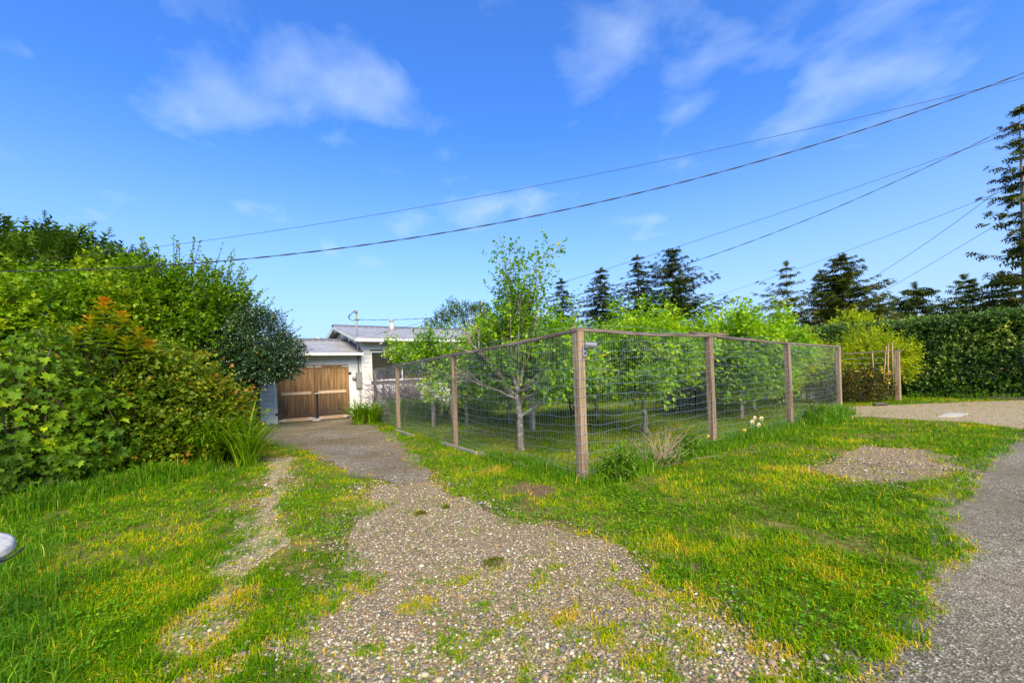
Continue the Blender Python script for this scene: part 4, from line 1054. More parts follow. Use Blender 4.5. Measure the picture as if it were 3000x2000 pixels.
def conifer(name, label, x, y, H, R0, mat, seed, z0=.12, n_lev=26, per=5, droop=.25, spray=.55, dens=1.0, upturn=.2, bark='bark_conifer', tr=None, group=None, irregular=.25, top_sharp=1.0, lean=0.0, double=False, low=.9):
    t = thing(name, label, 'tree', (x, y, 0), group); r = np.random.default_rng(seed); ms = MB(); mb = MB()
    tr = tr or H * .016
    zz_ = np.linspace(0, 1, 10); ms.tube(np.stack([x + lean * zz_ + .01 * H * np.sin(zz_ * 4), y + 0 * zz_, -.2 + H * zz_], 1), tr * (1 - .93 * zz_), 8)
    Pc, Dc, Sc = [], [], []
    for lv in range(n_lev):
        f = z0 + (1 - z0) * (lv + r.random() * .5) / n_lev
        prof = (1 - f) ** top_sharp * (1 if f > low * .3 else .75)
        prof = max(prof, .035)
        for b in range(per):
            a = (b / per + r.random() * .6) * 6.283 + lv * .9; L = R0 * prof * (1 + irregular * r.normal()); L = max(L, .12 * R0)
            n = max(3, int(L / (spray * .5) * dens)); s = (np.arange(n) + r.random(n)) / n
            dz = -droop * s + upturn * s * s
            p0 = np.array([x + lean * f, y, H * f]); dirv = np.array([math.cos(a), math.sin(a), 0])
            P = p0 + dirv * (L * s)[:, None] + np.array([0, 0, 1.]) * (L * dz)[:, None]
            if R0 > 1.2 and b < 4: ms.tube([p0, p0 + dirv * L * .5 + [0, 0, L * (-droop * .5 + upturn * .25)], p0 + dirv * L + [0, 0, L * (-droop + upturn)]], [tr * .22 * (1.1 - f), tr * .12 * (1.1 - f), .008], 4)
            sd = np.array([-math.sin(a), math.cos(a), 0])
            for sg in (-1, 0, 1):
                Pc.append(P); D_ = dirv * (.9 if sg == 0 else .5) + sd * sg * .75 + np.array([0, 0, -.28]) + r.normal(0, .22, (n, 3)); Dc.append(D_)
                Sc.append(spray * (.55 + .6 * r.random(n)) * (.6 + .5 * prof) * (1 - .3 * s))
    k = 6; P = np.tile([x + lean, y, H * .97], (k, 1)) + r.normal(0, .05, (k, 3)); Pc.append(P); Dc.append(np.array([0, 0, 1.]) + r.normal(0, .3, (k, 3))); Sc.append(np.full(k, spray * .7))
    P, D_, S = map(np.concatenate, (Pc, Dc, Sc))
    tn = np.clip(clump_tone(P, 1.0, seed, .42, .9) + r.normal(0, .18, len(P)), 0, 1)
    leaves(mb, P, D_, np.array([0, 0, 1.]) + r.normal(0, .5, P.shape), S, .9, T_SPRAY, tn)
    part('crown', mb, M[mat], t, False, 'stuff'); part('trunk', ms, M[bark], t, True)
    return t
def cypress(name, label, base, blobs, seed, mat='cypress', n=5200, spray=.42):
    t = thing(name, label, 'tree', base); r = np.random.default_rng(seed)
    P, N = blob_points(blobs, n, .25, .12, seed); mb = MB()
    D_ = N * .7 + np.array([.25, -.1, .75]) + r.normal(0, .3, P.shape)
    leaves(mb, P, D_, N + r.normal(0, .4, P.shape), spray * (.6 + .7 * r.random(len(P))), .75, T_SPRAY, np.clip(clump_tone(P, .9, seed, .45, 1.0) + r.normal(0, .18, len(P)), 0, 1))
    P, N = blob_points(blobs, 130, .02, .05, seed + 2); up = N[:, 2] > .1; P = P[up]; N = N[up]
    sprigs(mb, P, N + np.array([.5, -.2, .9]), .7, 7, spray * .55, .7, T_SPRAY, np.full(len(P), .5), 0, .8, r=r)
    part('crown', mb, M[mat], t, False, 'stuff'); ms = MB(); b0 = np.array(base, float)
    top = max(b[2] + b[5] * .6 for b in blobs); ms.tube([b0 - [0, 0, .2], b0 + [0, 0, top * .5], b0 + [.1, 0, top]], [.22, .16, .04], 8); part('trunk', ms, M['bark_dark'], t, True)
cypress('cypress_tree', 'tall dark feathery cypress rising behind the light green tree', (-4.2, 19.7, 0), [(-4.6, 19.7, 3.6, 2.5, 2.0, 3.0), (-6.8, 19.2, 3.2, 2.2, 2.0, 2.9), (-3.0, 19.3, 3.2, 1.8, 1.8, 2.6), (-9.0, 18.0, 3.0, 2.2, 2, 2.8)], 51, n=10000, spray=.46)
blob_tree('glossy_evergreen_tree', 'dark glossy evergreen tree overhanging the garage door', (.55, 15.3, 0), .12,
          [(.85, 15.0, 2.7, .95, .85, 1.1), (1.45, 14.6, 2.25, .68, .62, .68), (.3, 15.2, 2.1, .85, .8, 1.1), (1.05, 14.7, 1.95, .7, .6, .5), (-.1, 15.0, 1.1, .45, .5, .8)], 'holly', 5200, .2, 8, .062, .7, T_DIAMOND, 61, shoots=40, shoot_L=.35, tn=.42, amp=.8, droop=.1, lump=.12, shell=.4)
shrub('understory_shrub', 'dark shrub filling the shade under the twiggy tree', 'shrub', (-.5, 12.3, 0), [(-.5, 12.4, .9, .9, .7, 1.05), (.1, 13.0, .7, .6, .6, .8), (-1.5, 12.2, 1.2, 1.1, .7, 1.3), (-2.6, 12.4, 1.4, 1.1, .8, 1.4)], 'green_shrub', 2000, .25, 7, .07, .6, T_DIAMOND, 63, 6, tn=.3)
shrub('background_shrub', 'green shrub on the lawn behind the glossy dark tree', 'shrub', (-1.5, 22, 0), [(-1.5, 22, 1.2, 2.4, 1.2, 1.4), (-.2, 24, 1.0, 1.6, 1.2, 1.2)], 'green_shrub', 1200, .3, 7, .12, .6, T_DIAMOND, 64, 5)

def straps(mb, x, y, n, ln, w, seed, spread=.9, bias=(0, 0)):
    r = np.random.default_rng(seed); k = 7; t = np.linspace(0, 1, k)
    az = r.random(n) * 6.283; ln_ = ln * (.6 + .6 * r.random(n)); a0 = spread * (.15 + .6 * r.random(n)); cv = .6 + 1.0 * r.random(n)
    dx = np.cos(az) + bias[0]; dy = np.sin(az) + bias[1]; m = np.hypot(dx, dy) + 1e-6; dx, dy = dx / m, dy / m
    th = a0[:, None] + cv[:, None] * t[None] ** 1.5
    hs_ = np.cumsum(np.sin(th), 1) * ln_[:, None] / k; vs = np.cumsum(np.cos(th), 1) * ln_[:, None] / k
    hs_ -= hs_[:, :1]; vs -= vs[:, :1]
    bx, by = x + r.normal(0, .07, n), y + r.normal(0, .07, n)
    P = np.stack([bx[:, None] + dx[:, None] * hs_, by[:, None] + dy[:, None] * hs_, np.maximum(vs, -.0) + .0], -1)
    wd = w * (.7 + .5 * r.random(n))[:, None] * np.array([.7, 1, 1, .95, .8, .55, .08])[None]; S = np.stack([-dy, dx, np.zeros(n)], 1)
    A = P - S[:, None] * wd[..., None] / 2; B_ = P + S[:, None] * wd[..., None] / 2
    V = np.stack([A, B_], 2).reshape(-1, 3); i = (np.arange(n) * 2 * k)[:, None] + (np.arange(k - 1) * 2)[None]
    F = np.stack([i, i + 1, i + 3, i + 2], -1).reshape(-1, 4)
    mb.add(V, F, np.repeat(np.clip(.5 + r.normal(0, .22, n), 0, 1), 2 * k))
def strap_clump(label, x, y, n, ln, w, seed, group=None, bias=(0, 0), sub=3, rad=.25, name='strap_leaf_clump'):
    r = np.random.default_rng(seed); mb = MB()
    for j in range(sub): straps(mb, r.normal(0, rad), r.normal(0, rad * .7), n // sub, ln, w, seed * 10 + j, .6, bias)
    o = mb.build(name, M['strap'], None, False, None, (x, y, 0)); return tag(o, label, 'plant', group)
strap_clump('clump of long drooping strap leaves at the foot of the brambles', -.32, 9.7, 1000, 1.4, .024, 3, None, (.3, -.45), 7, .30)
strap_clump('dark strap leaved clump against the fence end beside the garage', 4.2, 14.3, 480, 1.1, .026, 4, None, (-.25, -.35), 6, .38)
for i, (x, y) in enumerate([(5.0, 14.0), (5.7, 13.9), (6.4, 14.1), (7.2, 14.3)]):
    strap_clump('arching strap leaved clump in the bed below the house window', x, y, 300, 1.15, .026, 20 + i, 'strap leaved clumps below the house', (-.1, -.45), 4, .3)
for i, (x, y) in enumerate([(8.4, 14.6), (9.3, 14.9), (10.4, 15.0), (7.9, 13.4), (11.5, 15.2)]):
    strap_clump('strap leaved clump along the lawn edge behind the apple tree', x, y, 240, 1.0, .026, 40 + i, 'strap leaved clumps behind the apple tree', (-.1, -.4), 3, .28)

def tall_grass(name, label, pts, n, h, sd, seed, mat='tall_grass', w=.006):
    r = np.random.default_rng(seed); mb = MB(); pts = np.array(pts, float)
    i = r.integers(0, len(pts) - 1, n); f = r.random(n)[:, None]; q = pts[i] + (pts[i + 1] - pts[i]) * f
    off = r.normal(0, sd, (n, 2)); fal = np.exp(-(off ** 2).sum(1) / (2 * (sd * 1.4) ** 2)); q = q + off; cl = .5 + 1.0 * fbm(q[:, 0], q[:, 1], 3.0, seed)
    keep = r.random(n) < .25 + .75 * cl * .7
    blades(mb, q[keep, 0], q[keep, 1], (h * (.35 + .65 * r.random(n)) * cl * (.5 + .5 * fal))[keep], (w * (.7 + .7 * r.random(n)))[keep], .5, np.clip(.35 + r.normal(0, .22, n) + (r.random(n) < .05) * .6, 0, 1)[keep], r)
    o = mb.build(name, M[mat], kind='stuff'); return tag(o, label, 'grass')
tall_grass('tall_grass', 'tall rough grass along the foot of the ivy and brambles', [(-4.0, 6.2), (-3.1, 6.9), (-2.2, 7.7), (-1.5, 8.2), (-.95, 8.65), (-.5, 9.0)], 13000, .42, .24, 91, w=.008)
tall_grass('tall_grass', 'long loose grass around the round metal cap', [(-1.9, 6.4), (-1.55, 5.2), (-1.25, 4.2), (-1.1, 3.4), (-.95, 2.6)], 7000, .26, .22, 95, w=.006)
tall_grass('tall_grass', 'tall grass and weeds growing through the fence facing the road', [(4.0, 4.2), (5.2, 4.25), (6.5, 4.4), (8.0, 4.5), (10.5, 4.6), (12.5, 4.8), (15.2, 5.1)], 13000, .36, .16, 92, w=.008)
tall_grass('tall_grass', 'fringe of longer grass along the fence beside the driveway', [(3.95, 4.4), (3.9, 5.4), (3.9, 6.5)], 3600, .30, .14, 93, w=.007)
tall_grass('tall_grass', 'thick tuft of grass between the last two fence posts', [(11.6, 4.55), (12.6, 4.65), (14.8, 5.0)], 6500, .5, .2, 94, w=.010)

# ------------------------------------------------------------------ orchard
def orchard_tree(name, label, base, specs, mat, seed, leaf, per, kL, trunk, tr, bark='bark', flowers=0, k=5, base_t=.45, amp=.8, droop=.25, width=.78, tmpl=T_DIAMOND, jit=.10, cat='tree', fill=None, nfill=0):
    t = thing(name, label, cat, base); rg = np.random.default_rng(seed); ms = MB(); mb = MB(); tips = []
    P = np.array(trunk, float) + np.array(base); tt = np.linspace(0, 1, 12); idx = np.linspace(0, 1, len(P)); Q = np.stack([np.interp(tt, idx, P[:, i]) for i in range(3)], 1)
    Q[1:-1] += rg.normal(0, .008, (10, 3)); ms.tube(Q, np.linspace(tr * 1.15, tr * .8, 12), 9)
    for (off, d, L, r_, lev, up, ang, kids, wob) in specs: grow(ms, tips, np.array(base) + off, d, L, r_, lev, rg, up, ang, kids, wob)
    tip_leaves(mb, tips, per, kL, k, leaf, width, tmpl, rg, base_t, amp, droop, jit=jit)
    if nfill: foliage([tuple(np.array(f_[:3]) + np.array(base)) + tuple(f_[3:]) for f_ in fill], nfill, kL, k, leaf, width, tmpl, seed + 50, shell=.85, lump=.2, out=.5, up=.3, tn=base_t, amp=amp, mb=mb)
    part('crown', mb, M[mat], t, False, 'stuff'); part('trunk', ms, M[bark], t, True)
    if flowers:
        fb = MB(); ii = rg.integers(0, len(tips), flowers); C_ = np.array([tips[i][rg.integers(0, len(tips[i]))] for i in ii]) + rg.normal(0, .06, (flowers, 3))
        for j in range(5):
            a = rg.random(flowers) * 6.28; d = np.stack([np.cos(a), np.sin(a), .4 + 0 * a], 1); leaves(fb, C_ + rg.normal(0, .02, C_.shape), d, np.tile([0, 0, 1.], (flowers, 1)) + rg.normal(0, .4, (flowers, 3)), .055, .9, T_DIAMOND, rg.random(flowers))
        part('blossom', fb, M['petal_white'], t, False, 'stuff')
    return t
fk = (0, 0, .72)
ap = [((0, 0, .66), (.75, -.55, .62), .75, .045, 0, .0, .7, (1, 1), .06)]      # thick pruned stub
a_l = []
for d, L, r_, z in [((-.9, .25, .5), 1.35, .04, .95), ((-.55, .75, .55), 1.3, .035, 1.05), ((.45, .9, .45), 1.3, .035, 1.1), ((.9, -.1, .5), 1.3, .035, 1.1), ((.5, -.6, .45), 1.1, .03, 1.15), ((-.75, -.3, .5), 1.2, .032, 1.0), ((.1, .2, 1.0), 1.4, .04, 1.1), ((-.2, -.1, 1.0), 1.5, .04, 1.1), ((.25, -.15, 1.0), 1.6, .035, 1.15)]:
    up = .9 if d[2] >= 1 else .35
    if d[0] < 0: d = (d[0] * .3, abs(d[1]) + .35, d[2])
    a_l.append(((0.0 + .05 * d[0], .05 * d[1], z), d, L, r_, 2, up, .62, (3, 5), .10))
for i in range(9):
    a = i * 2.4 + .5; a_l.append(((.04 * math.cos(a), .04 * math.sin(a), .95 + .04 * i), (math.cos(a) if math.cos(a) > 0 else math.cos(a) * .25, math.sin(a), .12 + .05 * i), 1.25, .022, 2, .2, .7, (3, 5), .13))
for d in ((.05, .1, 1), (-.12, 0, 1), (.16, .05, 1), (-.05, -.1, 1), (.1, -.15, 1)):      # long water shoots
    a_l.append(((d[0], d[1], 1.7), (d[0] * 2.2, d[1] * 2.2, 1), 1.75, .012, 1, .9, .4, (4, 6), .06))
orchard_tree('apple_tree', 'apple tree with tall sparse upright shoots and pruned stub', (4.75, 6.81, 0), ap + a_l, 'apple', 131, .074, 11, .22, [(0, 0, -.1), (0, 0, .4), (-.02, 0, .72), (-.03, .03, 1.1)], .062, k=5, base_t=.46, amp=.9, fill=[(.0, 1.1, 1.6, .7, 1.2, .55), (.7, -.1, 1.6, 1.1, .9, .6), (.2, .4, 2.15, .85, .9, .5)], nfill=1700)
pr = []
for i in range(13):
    a = i * 2.4; el = .25 + .65 * random.random(); pr.append(((.06 * math.cos(a), .06 * math.sin(a), .85 + .35 * random.random()), (math.cos(a), math.sin(a), el), 1.25, .03, 2, .4, .65, (3, 5), .12))
for d in ((.1, .05, 1), (-.3, .1, 1), (.35, -.1, 1)): pr.append(((d[0], d[1], 1.5), d, 1.25, .012, 1, .9, .3, (3, 4), .06))
orchard_tree('pear_tree', 'bright yellow green pear tree with mottled trunk behind fence', (8.1, 6.55, 0), pr, 'pear', 132, .09, 15, .26, [(0, 0, -.1), (.02, 0, .35), (0, .02, .6), (.04, 0, .95)], .058, k=5, base_t=.48, amp=1.0, fill=[(0, .1, 1.5, 1.6, 1.3, .75), (.2, .1, 2.0, 1.2, 1.1, .5)], nfill=1250)
pr2 = []
for i in range(12):
    a = i * 2.4 + 1; el = .1 + .7 * random.random(); pr2.append(((.06 * math.cos(a), .06 * math.sin(a), .9 + .4 * random.random()), (math.cos(a), math.sin(a), el), 1.35, .03, 2, .35, .65, (3, 5), .12))
orchard_tree('fruit_tree', 'leafy fruit tree with dark short trunk behind the daffodils', (12.1, 6.4, 0), pr2, 'pear', 133, .10, 16, .28, [(0, 0, -.1), (.0, 0, .5), (0, .02, 1.0)], .06, k=5, base_t=.40, amp=1.0, fill=[(0, 0, 1.4, 1.9, 1.4, .95), (.3, 0, 2.1, 1.2, 1.1, .55)], nfill=1700)
orchard_tree('fruit_tree', 'fruit tree standing further back between pear and house', (9.6, 9.6, 0), pr2, 'pear', 134, .10, 14, .28, [(0, 0, -.1), (.0, 0, .5), (0, .02, 1.0)], .055, k=5, base_t=.34, amp=1.0, fill=[(0, 0, 1.6, 1.7, 1.5, .9)], nfill=900)
orchard_tree('fruit_tree', 'fruit tree behind the last fence bay by the lane', (14.6, 7.3, 0), pr2, 'pear', 135, .11, 16, .3, [(0, 0, -.1), (.0, 0, .5), (0, .02, 1.0)], .055, k=5, base_t=.48, amp=1.0, fill=[(0, 0, 1.5, 1.6, 1.3, .95)], nfill=900)
orchard_tree('fruit_tree', 'fruit tree with orange young leaves beyond the apple tree', (7.0, 10.6, 0), pr2, 'apple', 136, .10, 14, .28, [(0, 0, -.1), (.0, 0, .5), (0, .02, 1.0)], .055, k=5, base_t=.55, amp=1.1, fill=[(0, 0, 1.5, 1.5, 1.3, .8)], nfill=800)
orchard_tree('fruit_tree', 'small leafy fruit tree close behind the thick grey stake', (6.9, 9.4, 0), pr2[:7], 'apple', 138, .085, 10, .26, [(0, 0, -.1), (.0, 0, .5), (0, .02, 1.0)], .045, k=5, base_t=.36, amp=1.0, fill=[(0, 0, 1.35, 1.3, 1.1, .7)], nfill=600)
orchard_tree('fruit_tree', 'low spreading fruit tree between the apple tree and the strap leaved bed', (6.0, 11.4, 0), pr2[2:9], 'apple', 139, .09, 10, .26, [(0, 0, -.1), (.0, 0, .5), (0, .02, 1.0)], .045, k=5, base_t=.5, amp=1.0, fill=[(0, 0, 1.3, 1.4, 1.2, .75)], nfill=700)
fl = []
for d, L in [((-.5, -.45, .35), 1.2), ((-.75, .1, .3), 1.3), ((.5, .5, .5), 1.0), ((-.2, -.8, .4), 1.3), ((.1, .7, .7), 1.0), ((-.4, .5, .4), 1.1), ((.5, -.4, .3), .9)]:
    fl.append(((0, 0, 1.35), d, L, .02, 2, .25, .7, (3, 4), .12))
orchard_tree('flowering_apple_tree', 'young apple tree in white blossom against the house window', (5.35, 12.3, 0), fl, 'apple', 137, .085, 14, .24, [(0, 0, -.1), (.02, 0, .7), (0, 0, 1.4)], .035, k=5, base_t=.55, flowers=300)

# weathered stakes and vines inside the enclosure
for (x, y, h, w), lab in zip([(6.62, 8.95, 1.35, .10), (5.05, 11.75, 1.35, .06)], ['thick grey wooden stake behind the apple tree trunk', 'thin grey stake tied to the blossoming young tree']):
    mb = MB(); mb.beam((0, 0, -.2), (.02, 0, h), w, w, (0, 1, 0)); o = mb.build('tree_stake', M['grey_board'], None, False, None, (x, y, 0)); tag(o, lab, 'stake')
def build_vine():
    t = thing('bare_vine', 'tangle of bare purplish vine stems on the fence near house', 'vine', (4.9, 15.4, 0)); r = np.random.default_rng(5); ms = MB()
    for i in range(430):
        x, y, z = 4.6 + r.random() * 1.7, 15.6 + r.normal(0, .25), r.random() * 1.0
        d = unit(np.array([r.normal(0, .5), r.normal(0, .3), 1.0])); P = [np.array([x, y, z])]
        for _ in range(6): d = unit(d + r.normal(0, .35, 3) - np.array([0, 0, .12])); P.append(P[-1] + d * .16)
        P = np.array(P); P[:, 2] = np.clip(P[:, 2], .02, 1.95); ms.tube(P, .006 + .004 * r.random(), 3, .5, False)
    part('stem', ms, M['twig_purple'], t, True, 'stuff')
build_vine()
shrub('purple_twig_shrub', 'purple tinged twiggy shrub behind the strap leaved plants', 'shrub', (6.0, 15.2, 0), [(6.0, 15.2, .9, .8, .5, .75), (7.1, 15.4, .8, .6, .5, .7)], 'bramble', 900, .25, 6, .035, .5, T_DIAMOND, 66, 6, tn=.75, stem_mat='twig_purple')
shrub('green_shrub', 'bushy green shrub below the house wall behind the orchard', 'shrub', (9.0, 15.7, 0), [(8.6, 15.7, .8, 1.0, .6, .9), (10.2, 15.8, .7, .9, .6, .8)], 'green_shrub', 1300, .25, 7, .06, .6, T_DIAMOND, 67, 6)
def flower_clusters(t, blobs, n, mat, seed, size=.05, cnt=5, name='flower', spread=.05, zmin=.3):
    r = np.random.default_rng(seed); P, N = blob_points(blobs, n, .06, .12, seed, zmin=zmin); fb = MB()
    for j in range(cnt):
        leaves(fb, P + N * .05 + r.normal(0, spread, P.shape), N + r.normal(0, .6, P.shape), N + r.normal(0, .5, P.shape), size * (.7 + .6 * r.random(n)), .9, T_DIAMOND, r.random(n))
    part(name, fb, M[mat], t, False, 'stuff')
b = [(9.9, 10.9, 1.7, .9, .8, 1.2)]
t = shrub('pink_flowering_shrub', 'tall shrub with pink red flower spikes above the fence rail', 'shrub', (9.9, 10.9, 0), b, 'green_shrub', 900, .25, 7, .07, .5, T_DIAMOND, 68, 5, tn=.6)
flower_clusters(t, [(9.75, 10.5, 2.5, .75, .5, .42)], 60, 'petal_red', 3, .07, 5, spread=.05)
b = [(12.6, 8.7, .85, .9, .8, .9)]
t = shrub('red_flowered_shrub', 'dark green shrub dotted with red flowers behind pear tree', 'shrub', (12.6, 8.7, 0), b, 'holly', 1000, .2, 7, .07, .55, T_DIAMOND, 69, 5)
flower_clusters(t, b, 26, 'petal_red', 4, .07, 6, spread=.02)
DK = 'dark green shrub closing the back of the orchard'
for i, (x, y, rx, rz) in enumerate([(15.5, 10.2, 1.6, 1.1), (18.2, 10.8, 1.7, 1.3), (14.0, 14.5, 1.5, 1.0), (17.5, 14.8, 1.8, 1.1), (21, 13.0, 1.8, 1.5), (27, 18, 2.4, 1.6), (30, 14, 2.6, 1.9), (15.0, 20, 2.2, 1.4), (19.0, 24, 2.6, 1.7)]):
    shrub('background_shrub', DK, 'shrub', (x, y, 0), [(x, y, rz * .95, rx, rx * .7, rz), (x + rx * .7, y - .3, rz * .7, rx * .6, rx * .5, rz * .75)], 'green_shrub', 900, .3, 7, .09, .55, T_DIAMOND, 170 + i, 4, 'shrubs closing the back of the orchard', tn=.35)

# ------------------------------------------------------------------ things seen through the orchard
def build_rv():
    v = thing('travel_trailer', 'white travel trailer parked behind the orchard', 'trailer', (22.6, 18.2, 0)); v.rotation_euler = (0, 0, R(-33))
    mb = MB(); prof = [(-3.0, .55), (-3.1, 1.2), (-3.0, 2.7), (-2.7, 3.05), (2.6, 3.05), (3.0, 2.6), (3.1, 1.5), (2.8, .6)]
    k = len(prof); V = [(x, y, z) for y in (-1.15, 1.15) for x, z in prof]
    mb.add(V, [np.array([(i, (i + 1) % k, k + (i + 1) % k, k + i) for i in range(k)]), np.array([list(range(k))[::-1]]), np.array([list(range(k, 2 * k))])]); mb.build('body', M['rv_white'], v)
    for x0, x1, z0, z1 in ((-2.4, -1.1, 1.5, 2.2), (.9, 2.3, 1.5, 2.2)):
        mb = MB(); mb.box(x0, x1, -1.17, -1.151, z0, z1); mb.build('window', M['glass'], v)
    mb = MB(); mb.box(-.6, .1, -1.168, -1.151, .7, 2.5); mb.build('door', M['trim'], v)
    mb = MB(); mb.box(-2.9, 2.7, -1.1, 1.1, .42, .56); mb.build('chassis', M['metal_dark'], v)
    mb = MB(); mb.box(-1.0, .2, -.5, .5, 3.05, 3.28); mb.build('roof_unit', M['rv_white'], v)
    for x in (-.45, .45):
        for y in (-1.05, .85):
            mb = MB(); mb.lathe([(.2, 0), (.33, .02), (.33, .18), (.2, .2)], 18, (x, y, .33), (0, 1, 0)); mb.build('wheel', M['tyre'], v, True)
    mb = MB(); mb.beam((2.8, 0, .5), (4.2, 0, .48), .1, .1); mb.tube([(4.0, 0, 0), (4.0, 0, .5)], .04, 8); mb.build('tow_bar', M['metal_dark'], v)
build_rv()
mb = MB(); mb.lathe([(.26, 0), (.29, .1), (.28, .3), (.30, .34), (.28, .38), (.28, .6), (.30, .64), (.28, .68), (.26, .9), (.24, .9)], 18); o = mb.build('plastic_barrel', M['blue_plastic'], None, True, None, (15.95, 15.8, 0)); tag(o, 'blue plastic barrel behind the orchard lawn', 'barrel')
def build_bin():
    mb = MB(); mb.lathe([(.22, 0), (.24, .05), (.27, .62), (.29, .64), (.29, .70), (.2, .74), (.05, .76)], 14); o = mb.build('rubbish_bin', M['metal_dark'], None, True, None, (.60, 17.3, 0)); tag(o, 'black rubbish bin beside the garage wall', 'bin')
build_bin()
mb = MB(); V = unit(np.random.default_rng(3).normal(size=(1, 3)))
def rock(name, label, loc, s, seed, mat='stone', cat='stone'):
    r = np.random.default_rng(seed); mb = MB(); nu, nv = 12, 7; V = []
    for i in range(1, nv):
        for j in range(nu):
            a, b_ = math.pi * i / nv, 2 * math.pi * j / nu; n_ = 1 + .1 * math.sin(3 * b_ + seed) + .07 * math.sin(5 * a + 2 * b_)
            V.append((s[0] * n_ * math.sin(a) * math.cos(b_), s[1] * n_ * math.sin(a) * math.sin(b_), s[2] * n_ * math.cos(a) + s[2] * .85))
    F = [(i * nu + j, (i + 1) * nu + j, (i + 1) * nu + (j + 1) % nu, i * nu + (j + 1) % nu) for i in range(nv - 2) for j in range(nu)]
    mb.add(V, [np.array(F), np.array([list(range(nu))]), np.array([[(nv - 2) * nu + j for j in range(nu)][::-1]])])
    o = mb.build(name, M[mat], None, True, None, loc); return tag(o, label, cat)
rock('door_stone', 'rounded grey stone propped against the garage doors', (2.70, 16.72, .012), (.16, .09, .055), 3)
# grey picket boards and gate by the lane
pk = [(17.7, 9.1, .85, .12), (18.0, 8.95, .95, .12), (18.35, 8.7, .8, .14), (19.7, 7.85, .8, .14), (20.0, 7.65, .95, .2), (20.25, 7.5, .9, .2), (20.5, 7.3, .85, .15)]
t = thing('board_fence', 'low fence of grey weathered boards behind the last mesh bay', 'fence', (19, 8.2, 0))
for x, y, h, w in pk:
    mb = MB(); mb.beam((x, y, -.05), (x + .01, y, h), w, .022, (.6, .8, 0)); part('board', mb, M['grey_board'], t)
mb = MB(); mb.beam((17.6, 9.16, .45), (20.6, 7.24, .45), .03, .07); part('rail', mb, M['grey_board'], t)
def build_gate():
    g = thing('gate_frame', 'wooden gate post with rail and wire beside the clipped hedge', 'gate', (20.3, 5.0, 0))
    mb = MB(); mb.beam((20.2, 5.0, -.2), (20.2, 5.0, 1.82), .13, .13, (0, 1, 0)); part('post', mb, M['post_wood'], g)
    mb = MB(); mb.beam((20.32, 4.85, 1.84), (19.3, 6.4, 1.79), .1, .045); part('rail', mb, M['rail_wood_y'], g)
    for x, y, x2, y2, h in ((20.05, 5.2, 20.0, 5.25, 2.1), (20.02, 5.25, 19.92, 5.4, 2.0), (19.8, 5.6, 19.83, 5.55, 1.8), (20.12, 5.1, 20.1, 5.12, 2.15)):
        mb = MB(); mb.tube([(x2, y2, 0), (x, y, h)], .022, 6); part('pole', mb, M['post_wood'], g, True)
    mb = MB()
    for z in np.arange(.2, 1.75, .2): mb.tube([(20.2, 5.05, z), (19.35, 6.35, z)], .003, 3)
    part('wire', mb, M['wire'], g, False, 'stuff')
build_gate()
mb = MB(); mb.tube([(0, 0, .05), (.18, -.1, .06), (.42, -.22, .05)], [.045, .055, .04], 8); o = mb.build('log', M['bark_dark'], None, True, None, (17.65, 5.0, .01)); tag(o, 'short dark log lying at the edge of the lane', 'log')
mb = MB(); mb.add([(15.05, 2.97, .03), (16.13, 2.97, .03), (16.24, 2.62, .03), (15.31, 2.62, .03), (15.05, 2.97, -.02), (16.13, 2.97, -.02), (16.24, 2.62, -.02), (15.31, 2.62, -.02)], [np.array([(3, 2, 1, 0), (0, 1, 5, 4), (1, 2, 6, 5), (2, 3, 7, 6), (3, 0, 4, 7)])])
o = mb.build('concrete_slab', M['concrete']); tag(o, 'pale concrete slab set flush in the gravel lane', 'slab')

# ------------------------------------------------------------------ right hand hedge and shrubs
def hedge_box(mb, x0, x1, y0, y1, h, n, seed, size, mat_tone):
    r = np.random.default_rng(seed); u = r.random(n)
    A = np.array([(y1 - y0) * h, (y1 - y0) * (x1 - x0), (x1 - x0) * h * 2]); A /= A.sum(); q = r.random(n)
    P = np.zeros((n, 3)); N = np.zeros((n, 3)); y = y0 + (y1 - y0) * r.random(n); xx = x0 + (x1 - x0) * r.random(n); z = .02 + (h - .02) * r.random(n) ** 1.45
    f = q < A[0]; t_ = (q >= A[0]) & (q < A[0] + A[1]); e = q >= A[0] + A[1]; sgn = np.where(r.random(n) < .5, -1, 1)
    P[f] = np.stack([np.full(f.sum(), x0), y[f], z[f]], 1); N[f] = (-1, 0, .1); P[t_] = np.stack([xx[t_], y[t_], np.full(t_.sum(), h)], 1); N[t_] = (0, 0, 1)
    P[e] = np.stack([xx[e], np.where(sgn[e] < 0, y0, y1), z[e]], 1); N[e] = np.stack([np.zeros(e.sum()), sgn[e], np.full(e.sum(), .1)], 1)
    lum = .55 * (fbm(P[:, 1] * .9 + P[:, 0], P[:, 2] * 1.1 + P[:, 0], .9, seed) - .5) - .28 * r.random(n) ** 1.5; P = P + N * lum[:, None]; P[:, 2] = np.maximum(P[:, 2], .02)
    D_ = N * .8 + np.array([0, 0, .35]) + r.normal(0, .45, P.shape)
    sprigs(mb, P, D_, .2, 6, size, .55, T_DIAMOND, clump_tone(P, .9, seed, mat_tone, 1.1), .1, 1.0, .35, r=r)
hb = [(24.2, y, 1.45, 1.35, 1.9, 1.62) for y in (-9.5, -6.5, -3.5, -.8, 1.6, 3.6)] + [(24.4, y, 1.4, 1.2, 1.9, 1.6) for y in (6.2, 9.0, 12.0)]
t = thing('clipped_hedge', 'tall dark glossy hedge with small pink flowers along the lane', 'hedge', (24.2, 2, 0))
mb = MB(); hedge_box(mb, 22.9, 25.4, -7, 5.4, 3.0, 11500, 71, .12, .42); hedge_box(mb, 23.3, 25.6, 5.4, 14, 3.05, 4200, 72, .12, .42)
